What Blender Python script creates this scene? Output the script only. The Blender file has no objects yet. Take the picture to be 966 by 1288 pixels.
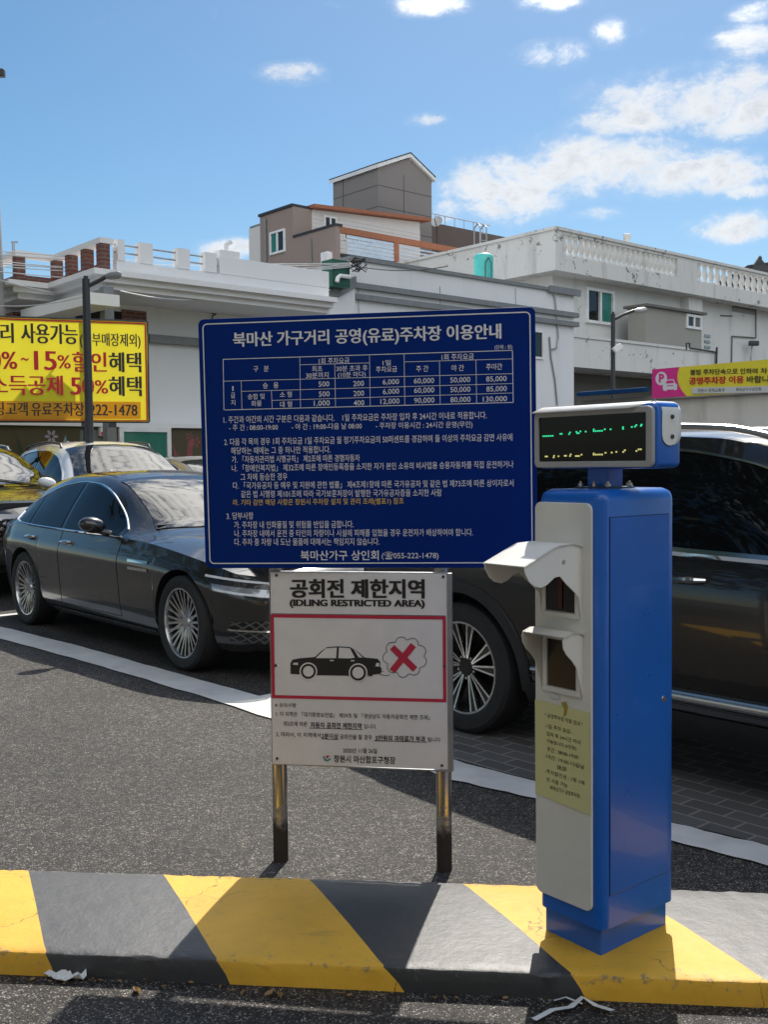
import bpy, bmesh, math, random
import numpy as np
from mathutils import Vector, Matrix
R = math.radians
random.seed(7)
SC = bpy.context.scene
COL = SC.collection

# ------------------------------------------------------------------ camera
F, CX, CY, EYE = 1303.0, 483.0, 644.0, 1.5
PITCH = math.atan((644 - 583) / F); ROLL = 0.010
_d = Vector((0, math.cos(PITCH), -math.sin(PITCH)))
_u0 = Vector((0, math.sin(PITCH), math.cos(PITCH))); _r0 = Vector((1, 0, 0))
_r = _r0 * math.cos(ROLL) - _u0 * math.sin(ROLL)
_u = _r0 * math.sin(ROLL) + _u0 * math.cos(ROLL)
CAM = Vector((0, 0, EYE))
cd = bpy.data.cameras.new('camera'); cam = bpy.data.objects.new('camera', cd); COL.objects.link(cam)
cam.matrix_world = Matrix(((_r.x, _u.x, -_d.x, 0), (_r.y, _u.y, -_d.y, 0), (_r.z, _u.z, -_d.z, EYE), (0, 0, 0, 1)))
cd.sensor_fit = 'VERTICAL'; cd.sensor_height = 36; cd.lens = 36 * F / 1288
cd.clip_start = 0.05; cd.clip_end = 3000
SC.camera = cam

def ray(px, py): return _r * ((px - CX) / F) + _u * ((CY - py) / F) + _d
def P(px, py, Y):
    k = ray(px, py); return CAM + k * (Y / k.y)
def G(px, py, z=0.0):
    k = ray(px, py); return CAM + k * ((z - EYE) / k.z)

# ------------------------------------------------------------------ sun, sky, exposure
SUN_AZ, SUN_EL = R(13.0), R(48.5)
sd = bpy.data.lights.new('sun', 'SUN'); sun = bpy.data.objects.new('sun', sd); COL.objects.link(sun)
sd.energy = 5.0; sd.angle = R(0.5); sd.color = (1.0, 0.94, 0.85)
_sv = Vector((math.sin(SUN_AZ) * math.cos(SUN_EL), math.cos(SUN_AZ) * math.cos(SUN_EL), math.sin(SUN_EL)))
sun.rotation_euler = _sv.to_track_quat('Z', 'Y').to_euler(); sun.location = (3, 12, 14)
vs = SC.view_settings
vs.view_transform = 'Standard'; vs.look = 'None'; vs.gamma = 1; vs.use_curve_mapping = False
vs.exposure = 0.0

W = bpy.data.worlds.new('World'); SC.world = W; W.use_nodes = True
nt = W.node_tree; nt.nodes.clear()
class N:
    """Tiny node helper bound to one tree."""
    def __init__(s, t): s.t = t
    def new(s, typ, **kw):
        n = s.t.nodes.new(typ)
        for k, v in kw.items(): setattr(n, k, v)
        return n
    def put(s, sock, v):
        if hasattr(v, 'is_output') or isinstance(v, bpy.types.NodeSocket): s.t.links.new(v, sock)
        else: sock.default_value = v
    def m(s, op, a, b=0.0, c=None, clamp=False):
        n = s.t.nodes.new('ShaderNodeMath'); n.operation = op; n.use_clamp = clamp
        s.put(n.inputs[0], a); s.put(n.inputs[1], b)
        if c is not None: s.put(n.inputs[2], c)
        return n.outputs[0]
    def mix(s, f, a, b, blend='MIX'):
        n = s.t.nodes.new('ShaderNodeMix'); n.data_type = 'RGBA'; n.blend_type = blend
        s.put(n.inputs['Factor'], f)
        for sock, v in ((n.inputs[6], a), (n.inputs[7], b)):
            if isinstance(v, (tuple, list)) and len(v) == 3: v = (*v, 1)
            s.put(sock, v)
        return n.outputs[2]
    def noise(s, vec, scale, detail=4, rough=.55, dist=0.0, dim='3D'):
        n = s.t.nodes.new('ShaderNodeTexNoise'); n.noise_dimensions = dim
        if vec is not None: s.t.links.new(vec, n.inputs['Vector'])
        n.inputs['Scale'].default_value = scale; n.inputs['Detail'].default_value = detail
        n.inputs['Roughness'].default_value = rough; n.inputs['Distortion'].default_value = dist
        return n.outputs[0]
    def ramp(s, fac, stops):
        n = s.t.nodes.new('ShaderNodeValToRGB'); s.t.links.new(fac, n.inputs[0])
        e = n.color_ramp.elements
        while len(e) < len(stops): e.new(.5)
        for i, (p, c) in enumerate(stops):
            e[i].position = p
            e[i].color = (c, c, c, 1) if isinstance(c, (int, float)) else (*c, 1)
        return n.outputs[0]
    def smooth(s, v, lo, hi):
        n = s.t.nodes.new('ShaderNodeMapRange'); n.interpolation_type = 'SMOOTHSTEP'
        s.put(n.inputs[0], v); n.inputs[1].default_value = lo; n.inputs[2].default_value = hi
        return n.outputs[0]

n = N(nt)
sky = n.new('ShaderNodeTexSky', sky_type='NISHITA'); sky.sun_disc = False
sky.sun_elevation = SUN_EL; sky.sun_rotation = SUN_AZ
sky.air_density = 1.0; sky.dust_density = 0.5; sky.ozone_density = 3.0
hs = n.new('ShaderNodeHueSaturation'); hs.inputs['Saturation'].default_value = 1.22; hs.inputs['Value'].default_value = 1.03; hs.inputs['Hue'].default_value = .491
nt.links.new(sky.outputs[0], hs.inputs['Color'])
tc = n.new('ShaderNodeTexCoord'); sx = n.new('ShaderNodeSeparateXYZ'); nt.links.new(tc.outputs['Generated'], sx.inputs[0])
az = n.m('ARCTAN2', sx.outputs[0], sx.outputs[1]); el = n.m('ARCSINE', sx.outputs[2])
cl = n.new('ShaderNodeCombineXYZ'); n.put(cl.inputs[0], az); n.put(cl.inputs[1], n.m('MULTIPLY', el, 1.5))
nz = n.noise(cl.outputs[0], 11.0, 12, .66, .35); nz2 = n.noise(cl.outputs[0], 42.0, 8, .65, .3)
blobs = [(640, 240, 105, 36, 1), (735, 212, 116, 42, 1), (860, 222, 108, 27, 1), (600, 262, 75, 20, .9), (872, 122, 128, 35, 1), (945, 142, 66, 28, 1),
         (800, 150, 80, 20, .9), (945, 50, 46, 19, .9), (960, 14, 36, 13, .8), (695, 67, 44, 17, .9), (540, 6, 50, 13, .9), (690, 2, 45, 12, .9),
         (925, 285, 60, 19, 1), (750, 269, 36, 11, .9), (372, 92, 38, 12, .65), (300, 313, 46, 12, .8), (535, 150, 24, 8, .7), (946, 241, 34, 9, .7),
         (640, 215, 70, 26, .8), (765, 40, 18, 16, .6), (1180, 200, 170, 50, 1), (1320, 60, 150, 50, 1), (-220, 240, 120, 26, .8)]
acc = None
for (bx, by, hw, hh, k) in blobs:
    q = ray(bx, by).normalized(); a0 = math.atan2(q.x, q.y); e0 = math.asin(q.z)
    da = n.m('MULTIPLY', n.m('SUBTRACT', az, a0), F / hw); de = n.m('MULTIPLY', n.m('SUBTRACT', el, e0), F / hh)
    v = n.m('MULTIPLY', n.m('SUBTRACT', 1.0, n.m('ADD', n.m('MULTIPLY', da, da), n.m('MULTIPLY', de, de))), k)
    acc = v if acc is None else n.m('MAXIMUM', acc, v)
acc = n.m('MAXIMUM', acc, -1.0)
# scattered clouds higher up and round the rest of the sky
hi = n.noise(tc.outputs['Generated'], 2.6, 7, .6, .3)
hi = n.m('MULTIPLY', n.m('SUBTRACT', hi, .53), 5.0)
hi = n.m('ADD', hi, n.m('MULTIPLY', n.smooth(el, R(33), R(26)), -3.0))
acc = n.m('MAXIMUM', acc, hi)
sdot = n.new('ShaderNodeVectorMath', operation='DOT_PRODUCT'); nt.links.new(tc.outputs['Generated'], sdot.inputs[0]); sdot.inputs[1].default_value = _sv
glow = n.smooth(sdot.outputs['Value'], .86, .995)   # thin cloud close to the sun scatters its light forward
acc = n.m('MAXIMUM', acc, n.m('SUBTRACT', n.m('MULTIPLY', glow, 2.2), 1.2))
# unseen cloud bank opposite the sun, added to brighten the shaded faces
fill_bank = n.m('MULTIPLY', n.smooth(n.m('MULTIPLY', sx.outputs[1], -1.0), -.05, .45), n.m('MULTIPLY', n.smooth(el, R(2), R(14)), n.smooth(el, R(84), R(60))))
acc = n.m('MAXIMUM', acc, n.m('SUBTRACT', n.m('MULTIPLY', fill_bank, 2.3), 1.0))
dens = n.m('ADD', n.m('MULTIPLY', acc, .55), n.m('ADD', n.m('MULTIPLY', n.m('SUBTRACT', nz, .5), 2.2), n.m('MULTIPLY', n.m('SUBTRACT', nz2, .5), .9)))
cov = n.m('ADD', n.m('MULTIPLY', n.smooth(dens, .02, .58), .72), n.m('MULTIPLY', n.smooth(dens, -.35, .75), .28))
core = n.smooth(n.m('ADD', dens, n.m('MULTIPLY', n.m('SUBTRACT', nz2, .5), 1.5)), .30, 1.2)
cloudc = n.mix(core, (8.9, 9.0, 9.1), (6.7, 7.0, 7.5))
cloudc = n.mix(glow, cloudc, (34.0, 33.0, 31.0))
cloudc = n.mix(fill_bank, cloudc, (13.6, 13.9, 14.5))   # added fill bank, brighter than the other clouds
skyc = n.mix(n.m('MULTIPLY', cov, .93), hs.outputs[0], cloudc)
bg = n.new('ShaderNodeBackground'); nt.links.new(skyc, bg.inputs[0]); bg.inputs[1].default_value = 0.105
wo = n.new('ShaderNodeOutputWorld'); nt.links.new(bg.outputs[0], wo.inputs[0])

# ------------------------------------------------------------------ mesh tools
MAT = {}
WM = {}          # world matrices of built roots
def wm(o): return WM.get(o.name, Matrix.Identity(4))

class MB:
    def __init__(s): s.v = []; s.f = []; s.mi = []; s.cur = 0
    def add(s, vs, fs, m=None):
        b = len(s.v); s.v += [Vector(q) for q in vs]
        for f in fs: s.f.append([b + i for i in f]); s.mi.append(s.cur if m is None else m)
        return s
    def poly(s, pts, m=None): return s.add(pts, [list(range(len(pts)))], m)
    def hexa(s, c, m=None):   # 8 corners: bottom 4 ccw, top 4 ccw
        return s.add(c, [(3, 2, 1, 0), (4, 5, 6, 7), (0, 1, 5, 4), (1, 2, 6, 5), (2, 3, 7, 6), (3, 0, 4, 7)], m)
    def box(s, lo, hi, T=None, m=None):
        x0, y0, z0 = lo; x1, y1, z1 = hi
        c = [Vector(q) for q in ((x0, y0, z0), (x1, y0, z0), (x1, y1, z0), (x0, y1, z0), (x0, y0, z1), (x1, y0, z1), (x1, y1, z1), (x0, y1, z1))]
        if T is not None: c = [T @ q for q in c]
        return s.hexa(c, m)
    def rbox(s, lo, hi, r, sel=lambda a, b: True, seg=4, T=None, m=None):
        bm = bmesh.new()
        x0, y0, z0 = lo; x1, y1, z1 = hi
        vs = [bm.verts.new(q) for q in ((x0, y0, z0), (x1, y0, z0), (x1, y1, z0), (x0, y1, z0), (x0, y0, z1), (x1, y0, z1), (x1, y1, z1), (x0, y1, z1))]
        for f in ((3, 2, 1, 0), (4, 5, 6, 7), (0, 1, 5, 4), (1, 2, 6, 5), (2, 3, 7, 6), (3, 0, 4, 7)): bm.faces.new([vs[i] for i in f])
        es = [e for e in bm.edges if sel(e.verts[0].co, e.verts[1].co)]
        bmesh.ops.bevel(bm, geom=es, offset=r, segments=seg, profile=.5, affect='EDGES')
        bm.verts.index_update()
        s.add([(T @ v.co) if T is not None else v.co.copy() for v in bm.verts], [[v.index for v in f.verts] for f in bm.faces], m)
        bm.free(); return s
    def tube(s, pts, r, n=8, m=None, cap=True, closed=False):
        pts = [Vector(p) for p in pts]; k = len(pts); rs = r if isinstance(r, (list, tuple)) else [r] * k
        vs = []; up = None
        for i, p in enumerate(pts):
            if closed: t = pts[(i + 1) % k] - pts[i - 1]
            else: t = pts[min(i + 1, k - 1)] - pts[max(i - 1, 0)]
            t.normalize()
            if up is None:
                up = Vector((0, 0, 1)) if abs(t.z) < .9 else Vector((1, 0, 0))
            a = t.cross(up).normalized(); b = a.cross(t).normalized(); up = b
            for j in range(n):
                an = 2 * math.pi * j / n
                vs.append(p + (a * math.cos(an) + b * math.sin(an)) * rs[i])
        fs = [(i * n + j, i * n + (j + 1) % n, (i + 1) * n + (j + 1) % n, (i + 1) * n + j) for i in range(k - 1) for j in range(n)]
        if closed: fs += [((k - 1) * n + j, (k - 1) * n + (j + 1) % n, (j + 1) % n, j) for j in range(n)]
        elif cap: fs += [tuple(range(n - 1, -1, -1)), tuple((k - 1) * n + j for j in range(n))]
        return s.add(vs, fs, m)
    def lathe(s, prof, T=None, n=32, m=None):   # prof [(r, z)] about local Z
        vs = []
        for (r, z) in prof:
            for j in range(n):
                a = 2 * math.pi * j / n; q = Vector((r * math.cos(a), r * math.sin(a), z))
                vs.append(T @ q if T is not None else q)
        k = len(prof)
        fs = [(i * n + j, i * n + (j + 1) % n, (i + 1) * n + (j + 1) % n, (i + 1) * n + j) for i in range(k - 1) for j in range(n)]
        if prof[0][0] > 1e-6 and False: fs.append(tuple(range(n)))
        return s.add(vs, fs, m)
    def grid(s, rows, m=None):
        h = len(rows); w = len(rows[0])
        return s.add([q for r in rows for q in r], [(i * w + j, i * w + j + 1, (i + 1) * w + j + 1, (i + 1) * w + j) for i in range(h - 1) for j in range(w - 1)], m)
    def prism(s, poly, depth, m=None):  # poly: list of points, extruded by vector depth
        k = len(poly); a = [Vector(p) for p in poly]; b = [p + Vector(depth) for p in a]
        return s.add(a + b, [tuple(range(k - 1, -1, -1)), tuple(range(k, 2 * k))] + [(i, (i + 1) % k, k + (i + 1) % k, k + i) for i in range(k)], m)
    def build(s, name, mats, parent=None, local=False, smooth=False, angle=40, fix=True, bevel=0, seg=2, doubles=False):
        if not isinstance(mats, (list, tuple)): mats = [mats]
        vs = s.v
        loc = None
        if parent is not None:
            if not local:
                inv = wm(parent).inverted(); vs = [inv @ q for q in vs]
        elif not local:
            lo = [min(q[i] for q in vs) for i in range(3)]; hi_ = [max(q[i] for q in vs) for i in range(3)]
            loc = Vector(((lo[0] + hi_[0]) / 2, (lo[1] + hi_[1]) / 2, lo[2])); vs = [q - loc for q in vs]
        me = bpy.data.meshes.new(name)
        me.from_pydata([tuple(q) for q in vs], [], s.f)
        for mt in mats: me.materials.append(MAT[mt] if isinstance(mt, str) else mt)
        for p_, i in zip(me.polygons, s.mi): p_.material_index = i
        if fix or doubles:
            bm = bmesh.new(); bm.from_mesh(me)
            if doubles: bmesh.ops.remove_doubles(bm, verts=bm.verts, dist=1e-5)
            if fix: bmesh.ops.recalc_face_normals(bm, faces=bm.faces)
            bm.to_mesh(me); bm.free()
        if smooth:
            me.polygons.foreach_set('use_smooth', [True] * len(me.polygons)); me.set_sharp_from_angle(angle=R(angle))
        me.update()
        o = bpy.data.objects.new(name, me); COL.objects.link(o)
        if loc is not None: o.location = loc; WM[o.name] = Matrix.Translation(loc)
        if parent is not None: o.parent = parent; WM[o.name] = wm(parent)
        if bevel:
            b = o.modifiers.new('edge', 'BEVEL'); b.width = bevel; b.segments = seg; b.limit_method = 'ANGLE'; b.angle_limit = R(40)
        return o

def tag(o, label=None, cat=None, group=None, kind=None):
    if label: o['label'] = label
    if cat: o['category'] = cat
    if group: o['group'] = group
    if kind: o['kind'] = kind
    return o
def thing(name, label, cat, loc=(0, 0, 0), rz=0.0, group=None):
    o = bpy.data.objects.new(name, None); COL.objects.link(o); o.empty_display_size = .2
    o.location = loc; o.rotation_euler = (0, 0, rz)
    WM[o.name] = Matrix.Translation(Vector(loc)) @ Matrix.Rotation(rz, 4, 'Z')
    return tag(o, label, cat, group)

class Plane:
    """A flat face in the place: origin o, horizontal axis U (to the viewer's right), W up, N toward the viewer."""
    def __init__(s, o, U, Wv=(0, 0, 1)):
        s.o = Vector(o); s.U = Vector(U).normalized(); s.W = Vector(Wv); s.W = (s.W - s.U * s.W.dot(s.U)).normalized(); s.N = s.U.cross(s.W) * 1.0
        s.Nv = s.N
    def hit(s, px, py):
        k = ray(px, py); t = (s.o - CAM).dot(s.N) / k.dot(s.N); q = CAM + k * t - s.o
        return q.dot(s.U), q.dot(s.W)
    def pt(s, u, w, off=0.0): return s.o + s.U * u + s.W * w + s.N * off
    def px(s, x, y, off=0.0): return s.pt(*s.hit(x, y), off)
    def rect(s, x0, y0, x1, y1):   # pixel rect -> (u0, w0, u1, w1)
        xc, yc = (x0 + x1) / 2, (y0 + y1) / 2
        return s.hit(x0, yc)[0], s.hit(xc, y1)[1], s.hit(x1, yc)[0], s.hit(xc, y0)[1]
    def slab(s, mb, r, d0, d1, m=None):   # box over rect r=(u0,w0,u1,w1), from offset d0 to d1
        u0, w0, u1, w1 = r
        c = [s.pt(u0, w0, d1), s.pt(u1, w0, d1), s.pt(u1, w0, d0), s.pt(u0, w0, d0), s.pt(u0, w1, d1), s.pt(u1, w1, d1), s.pt(u1, w1, d0), s.pt(u0, w1, d0)]
        return mb.hexa(c, m)
    def line(s, mb, p0, p1, wid, off, m=None):   # flat printed line between two pixels, width in metres
        a = s.hit(*p0); b = s.hit(*p1); s.seg(mb, a, b, wid, off, m)
    def seg(s, mb, a, b, wid, off, m=None):
        dx, dy = b[0] - a[0], b[1] - a[1]; L = math.hypot(dx, dy) or 1; nx, ny = -dy / L * wid / 2, dx / L * wid / 2
        mb.poly([s.pt(a[0] + nx, a[1] + ny, off), s.pt(b[0] + nx, b[1] + ny, off), s.pt(b[0] - nx, b[1] - ny, off), s.pt(a[0] - nx, a[1] - ny, off)], m)

# lettering: glyph outlines come from Blender's built-in font
_tcache = {}
def glyphs(body, bold=0.0):
    key = (body, bold)
    if key in _tcache: return _tcache[key]
    c = bpy.data.curves.new('lettering', 'FONT'); c.body = body; c.resolution_u = 3; c.offset = bold; c.fill_mode = 'FRONT'
    o = bpy.data.objects.new('lettering', c); COL.objects.link(o)
    dg = bpy.context.evaluated_depsgraph_get(); dg.update()
    me = bpy.data.meshes.new_from_object(o.evaluated_get(dg))
    vs = [(v.co.x, v.co.y) for v in me.vertices]; fs = [tuple(p.vertices) for p in me.polygons]
    bpy.data.objects.remove(o); bpy.data.curves.remove(c); bpy.data.meshes.remove(me)
    xs = [v[0] for v in vs]; ys = [v[1] for v in vs]
    r = (vs, fs, min(xs), max(xs), min(ys), max(ys)); _tcache[key] = r
    return r
def letters(mb, pl, body, x0, y0, x1, y1, h, off=.002, bold=.0, m=None):
    """Print body on plane pl from the pixel (x0,y0) (left, mid height) to (x1,y1), h pixels high."""
    vs, fs, a, b, c, d = glyphs(body, bold)
    u0, w0 = pl.hit(x0, y0); u1, w1 = pl.hit(x1, y1)
    hh = abs(pl.hit((x0 + x1) / 2, (y0 + y1) / 2 - h / 2)[1] - pl.hit((x0 + x1) / 2, (y0 + y1) / 2 + h / 2)[1])
    sx_ = (u1 - u0) / (b - a); sl = (w1 - w0) / (b - a); sy = hh / (d - c); mid = (c + d) / 2
    mb.add([pl.pt(u0 + (x - a) * sx_, w0 + (x - a) * sl + (y - mid) * sy, off) for x, y in vs], fs, m)

# ------------------------------------------------------------------ materials
def mat(name, col, rough=.6, metal=0.0, vary=.12, vscale=6.0, bump=0.0, bscale=60.0, coat=0.0, spec=.5, ior=None, trans=0.0):
    m = bpy.data.materials.new(name); m.use_nodes = True; t = m.node_tree; k = N(t); b = t.nodes['Principled BSDF']
    tcn = k.new('ShaderNodeTexCoord'); v = tcn.outputs['Object']
    if vary:
        f = k.noise(v, vscale, 5, .6)
        lo = tuple(c * (1 - vary) for c in col); hi_ = tuple(min(1, c * (1 + vary)) for c in col)
        k.put(b.inputs['Base Color'], k.ramp(f, [(.3, lo), (.7, hi_)]))
        k.put(b.inputs['Roughness'], k.m('ADD', k.m('MULTIPLY', k.noise(v, vscale * 2.7, 4), .16), rough - .08, clamp=True))
    else:
        b.inputs['Base Color'].default_value = (*col, 1); b.inputs['Roughness'].default_value = rough
    b.inputs['Metallic'].default_value = metal; b.inputs['Coat Weight'].default_value = coat; b.inputs['Coat Roughness'].default_value = .04
    b.inputs['Specular IOR Level'].default_value = spec
    if ior: b.inputs['IOR'].default_value = ior
    if trans: b.inputs['Transmission Weight'].default_value = trans
    if bump:
        bp = k.new('ShaderNodeBump'); bp.inputs['Strength'].default_value = bump; bp.inputs['Distance'].default_value = .01
        k.put(bp.inputs['Height'], k.noise(v, bscale, 5, .65)); t.links.new(bp.outputs[0], b.inputs['Normal'])
    MAT[name] = m; return m
def emit(name, col, s):
    m = bpy.data.materials.new(name); m.use_nodes = True; b = m.node_tree.nodes['Principled BSDF']
    b.inputs['Base Color'].default_value = (*[c * .3 for c in col], 1); b.inputs['Emission Color'].default_value = (*col, 1); b.inputs['Emission Strength'].default_value = s
    MAT[name] = m
def wall_mat(name, col, dirt=.5, streak=(.25, .24, .22), chip=0.0, rough=.85):
    m = bpy.data.materials.new(name); m.use_nodes = True; t = m.node_tree; k = N(t); b = t.nodes['Principled BSDF']
    g = k.new('ShaderNodeNewGeometry'); mp = k.new('ShaderNodeMapping'); t.links.new(g.outputs['Position'], mp.inputs[0]); mp.inputs['Scale'].default_value = (1.3, 1.3, .16)
    st = k.smooth(k.noise(mp.outputs[0], 1.6, 8, .65), .50, .78)
    bl = k.smooth(k.noise(g.outputs['Position'], .55, 6, .6), .40, .75)
    c = k.mix(k.m('MULTIPLY', bl, .30 * dirt + .06), col, tuple(q * .72 for q in col))
    c = k.mix(k.m('MULTIPLY', st, dirt), c, streak)
    if chip:
        ch = k.m('GREATER_THAN', k.m('ADD', k.noise(g.outputs['Position'], 3.4, 8, .70, .5), k.m('MULTIPLY', k.noise(g.outputs['Position'], .3, 2), .35)), .92 - chip)
        c = k.mix(k.m('MULTIPLY', ch, .85), c, (.13, .12, .11))
    k.put(b.inputs['Base Color'], c); b.inputs['Roughness'].default_value = rough; b.inputs['Specular IOR Level'].default_value = .2
    bp = k.new('ShaderNodeBump'); bp.inputs['Strength'].default_value = .25; bp.inputs['Distance'].default_value = .02
    k.put(bp.inputs['Height'], k.noise(g.outputs['Position'], 9, 6, .7)); t.links.new(bp.outputs[0], b.inputs['Normal'])
    MAT[name] = m
def brick_mat(name, c1, c2, mortar, bw, bh, ang, ms=.01, rough=.85, horiz=False):
    m = bpy.data.materials.new(name); m.use_nodes = True; t = m.node_tree; k = N(t); b = t.nodes['Principled BSDF']
    g = k.new('ShaderNodeNewGeometry'); mp = k.new('ShaderNodeMapping'); t.links.new(g.outputs['Position'], mp.inputs[0]); mp.inputs['Rotation'].default_value = (0, 0, -ang)
    s = k.new('ShaderNodeSeparateXYZ'); t.links.new(mp.outputs[0], s.inputs[0]); cb = k.new('ShaderNodeCombineXYZ')
    if horiz: k.put(cb.inputs[0], s.outputs[0]); k.put(cb.inputs[1], s.outputs[1])
    else: k.put(cb.inputs[0], k.m('ADD', s.outputs[0], s.outputs[1])); k.put(cb.inputs[1], s.outputs[2])
    br = k.new('ShaderNodeTexBrick'); t.links.new(cb.outputs[0], br.inputs['Vector']); br.inputs['Scale'].default_value = 1.0
    br.inputs['Brick Width'].default_value = bw; br.inputs['Row Height'].default_value = bh; br.inputs['Mortar Size'].default_value = ms
    br.inputs['Color1'].default_value = (*c1, 1); br.inputs['Color2'].default_value = (*c2, 1); br.inputs['Mortar'].default_value = (*mortar, 1)
    f = k.noise(g.outputs['Position'], 14 if horiz else 3, 6, .65)
    k.put(b.inputs['Base Color'], k.mix(.35, br.outputs[0], k.mix(f, br.outputs[0], tuple(q * .45 for q in c1)))); b.inputs['Roughness'].default_value = rough
    bp = k.new('ShaderNodeBump'); bp.inputs['Strength'].default_value = .4; bp.inputs['Distance'].default_value = .006; bp.invert = True
    k.put(bp.inputs['Height'], k.m('ADD', br.outputs['Fac'], k.m('MULTIPLY', k.noise(g.outputs['Position'], 160, 3), .4))); t.links.new(bp.outputs[0], b.inputs['Normal'])
    MAT[name] = m
def asphalt_mat():
    m = bpy.data.materials.new('asphalt'); m.use_nodes = True; t = m.node_tree; k = N(t); b = t.nodes['Principled BSDF']
    g = k.new('ShaderNodeNewGeometry'); p = g.outputs['Position']
    v = k.new('ShaderNodeTexVoronoi'); v.inputs['Scale'].default_value = 145; t.links.new(p, v.inputs['Vector'])
    sv = k.new('ShaderNodeSeparateColor'); t.links.new(v.outputs['Color'], sv.inputs[0])
    v2 = k.new('ShaderNodeTexVoronoi'); v2.inputs['Scale'].default_value = 260; t.links.new(p, v2.inputs['Vector'])
    sv2 = k.new('ShaderNodeSeparateColor'); t.links.new(v2.outputs['Color'], sv2.inputs[0])
    stone = k.ramp(sv.outputs[0], [(0, (.014, .013, .013)), (.30, (.048, .045, .042)), (.62, (.135, .127, .118)), (.86, (.24, .224, .202)), (1.0, (.33, .308, .275))])
    fine = k.ramp(sv2.outputs[1], [(0, .55), (.6, .95), (1, 1.6)])
    gap = k.smooth(v.outputs['Distance'], .62, .30)
    c = k.mix(1.0, stone, fine, 'MULTIPLY')
    c = k.mix(gap, (.020, .019, .019), c)
    v3 = k.new('ShaderNodeTexVoronoi'); v3.inputs['Scale'].default_value = 46; t.links.new(p, v3.inputs['Vector'])
    s3 = k.new('ShaderNodeSeparateColor'); t.links.new(v3.outputs['Color'], s3.inputs[0])
    c = k.mix(1.0, c, k.ramp(s3.outputs[2], [(0, .62), (1, 1.42)]), 'MULTIPLY')
    c = k.mix(1.0, c, k.ramp(k.noise(p, 22, 3, .7), [(.35, .80), (.65, 1.22)]), 'MULTIPLY')
    big = k.ramp(k.noise(p, .9, 5, .6), [(.3, .70), (.7, 1.28)])
    c = k.mix(1.0, c, big, 'MULTIPLY')
    wn = k.ramp(k.noise(p, 5.5, 4, .6), [(.35, (.94, .92, .90)), (.7, (1.12, 1.04, .95))])
    c = k.mix(1.0, c, wn, 'MULTIPLY')
    k.put(b.inputs['Base Color'], c); b.inputs['Roughness'].default_value = .72; b.inputs['Specular IOR Level'].default_value = .45
    bp = k.new('ShaderNodeBump'); bp.inputs['Strength'].default_value = .75; bp.inputs['Distance'].default_value = .004
    h = k.m('ADD', k.m('MULTIPLY', gap, .7), k.m('MULTIPLY', sv.outputs[1], .7)); k.put(bp.inputs['Height'], h); t.links.new(bp.outputs[0], b.inputs['Normal'])
    MAT['asphalt'] = m
asphalt_mat()
def paint_mat(name, col, under=(.16, .155, .15), wear=.5, rough=.5, wscale=7.0, speck=.4, spec=.5, edge=.0, crack=False):
    m = bpy.data.materials.new(name); m.use_nodes = True; t = m.node_tree; k = N(t); b = t.nodes['Principled BSDF']
    g = k.new('ShaderNodeNewGeometry'); p = g.outputs['Position']
    f = k.noise(p, 3.2, 6, .62)
    c = k.ramp(f, [(.3, tuple(q * .82 for q in col)), (.72, tuple(min(1, q * 1.12) for q in col))])
    w = k.m('MULTIPLY', k.smooth(k.noise(p, wscale, 9, .72, .6), .64, .72), wear)
    c = k.mix(w, c, under)
    pt_ = k.smooth(k.m('ADD', g.outputs['Pointiness'], k.m('MULTIPLY', k.m('SUBTRACT', k.noise(p, 30, 6, .7), .5), .35)), .54, .60)
    c = k.mix(k.m('MULTIPLY', pt_, edge), c, under)
    if crack:
        dv = k.new('ShaderNodeVectorMath', operation='ADD'); m.node_tree.links.new(p, dv.inputs[0])
        nv = k.new('ShaderNodeTexNoise'); nv.inputs['Scale'].default_value = 6; nv.inputs['Detail'].default_value = 6; m.node_tree.links.new(p, nv.inputs['Vector'])
        sc_ = k.new('ShaderNodeVectorMath', operation='SCALE'); m.node_tree.links.new(nv.outputs['Color'], sc_.inputs[0]); sc_.inputs['Scale'].default_value = .30; m.node_tree.links.new(sc_.outputs[0], dv.inputs[1])
        vo = k.new('ShaderNodeTexVoronoi'); vo.feature = 'DISTANCE_TO_EDGE'; vo.inputs['Scale'].default_value = 1.7; m.node_tree.links.new(dv.outputs[0], vo.inputs['Vector'])
        ck = k.m('MULTIPLY', k.smooth(vo.outputs['Distance'], .0040, .0010), k.smooth(k.noise(p, 2.3, 3), .44, .56))
        c = k.mix(k.m('MULTIPLY', ck, .85), c, (.035, .03, .025))
        mps = k.new('ShaderNodeMapping'); mps.inputs['Scale'].default_value = (2.2, 15, 15); mps.inputs['Rotation'].default_value = (0, 0, R(6)); m.node_tree.links.new(p, mps.inputs[0])
        c = k.mix(k.m('MULTIPLY', k.smooth(k.noise(mps.outputs[0], 1.6, 7, .7), .60, .70), .32), c, (.11, .10, .09))
        dirt = k.m('MULTIPLY', k.smooth(k.noise(p, 1.7, 7, .7, .8), .52, .74), .38)
        c = k.mix(dirt, c, tuple(q * .55 + .03 for q in col))
    sp = k.m('MULTIPLY', k.smooth(k.noise(p, 55, 5, .7), .69, .76), speck)
    c = k.mix(sp, c, tuple(q * .25 for q in under))
    k.put(b.inputs['Base Color'], c); b.inputs['Specular IOR Level'].default_value = spec
    k.put(b.inputs['Roughness'], k.m('ADD', rough - .08, k.m('MULTIPLY', k.noise(p, 11, 5, .7), .2)))
    bp = k.new('ShaderNodeBump'); bp.inputs['Strength'].default_value = .35; bp.inputs['Distance'].default_value = .006
    k.put(bp.inputs['Height'], k.m('ADD', k.noise(p, 34, 8, .7), k.m('MULTIPLY', k.noise(p, 6, 4), 1.4))); t.links.new(bp.outputs[0], b.inputs['Normal'])
    MAT[name] = m
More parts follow.
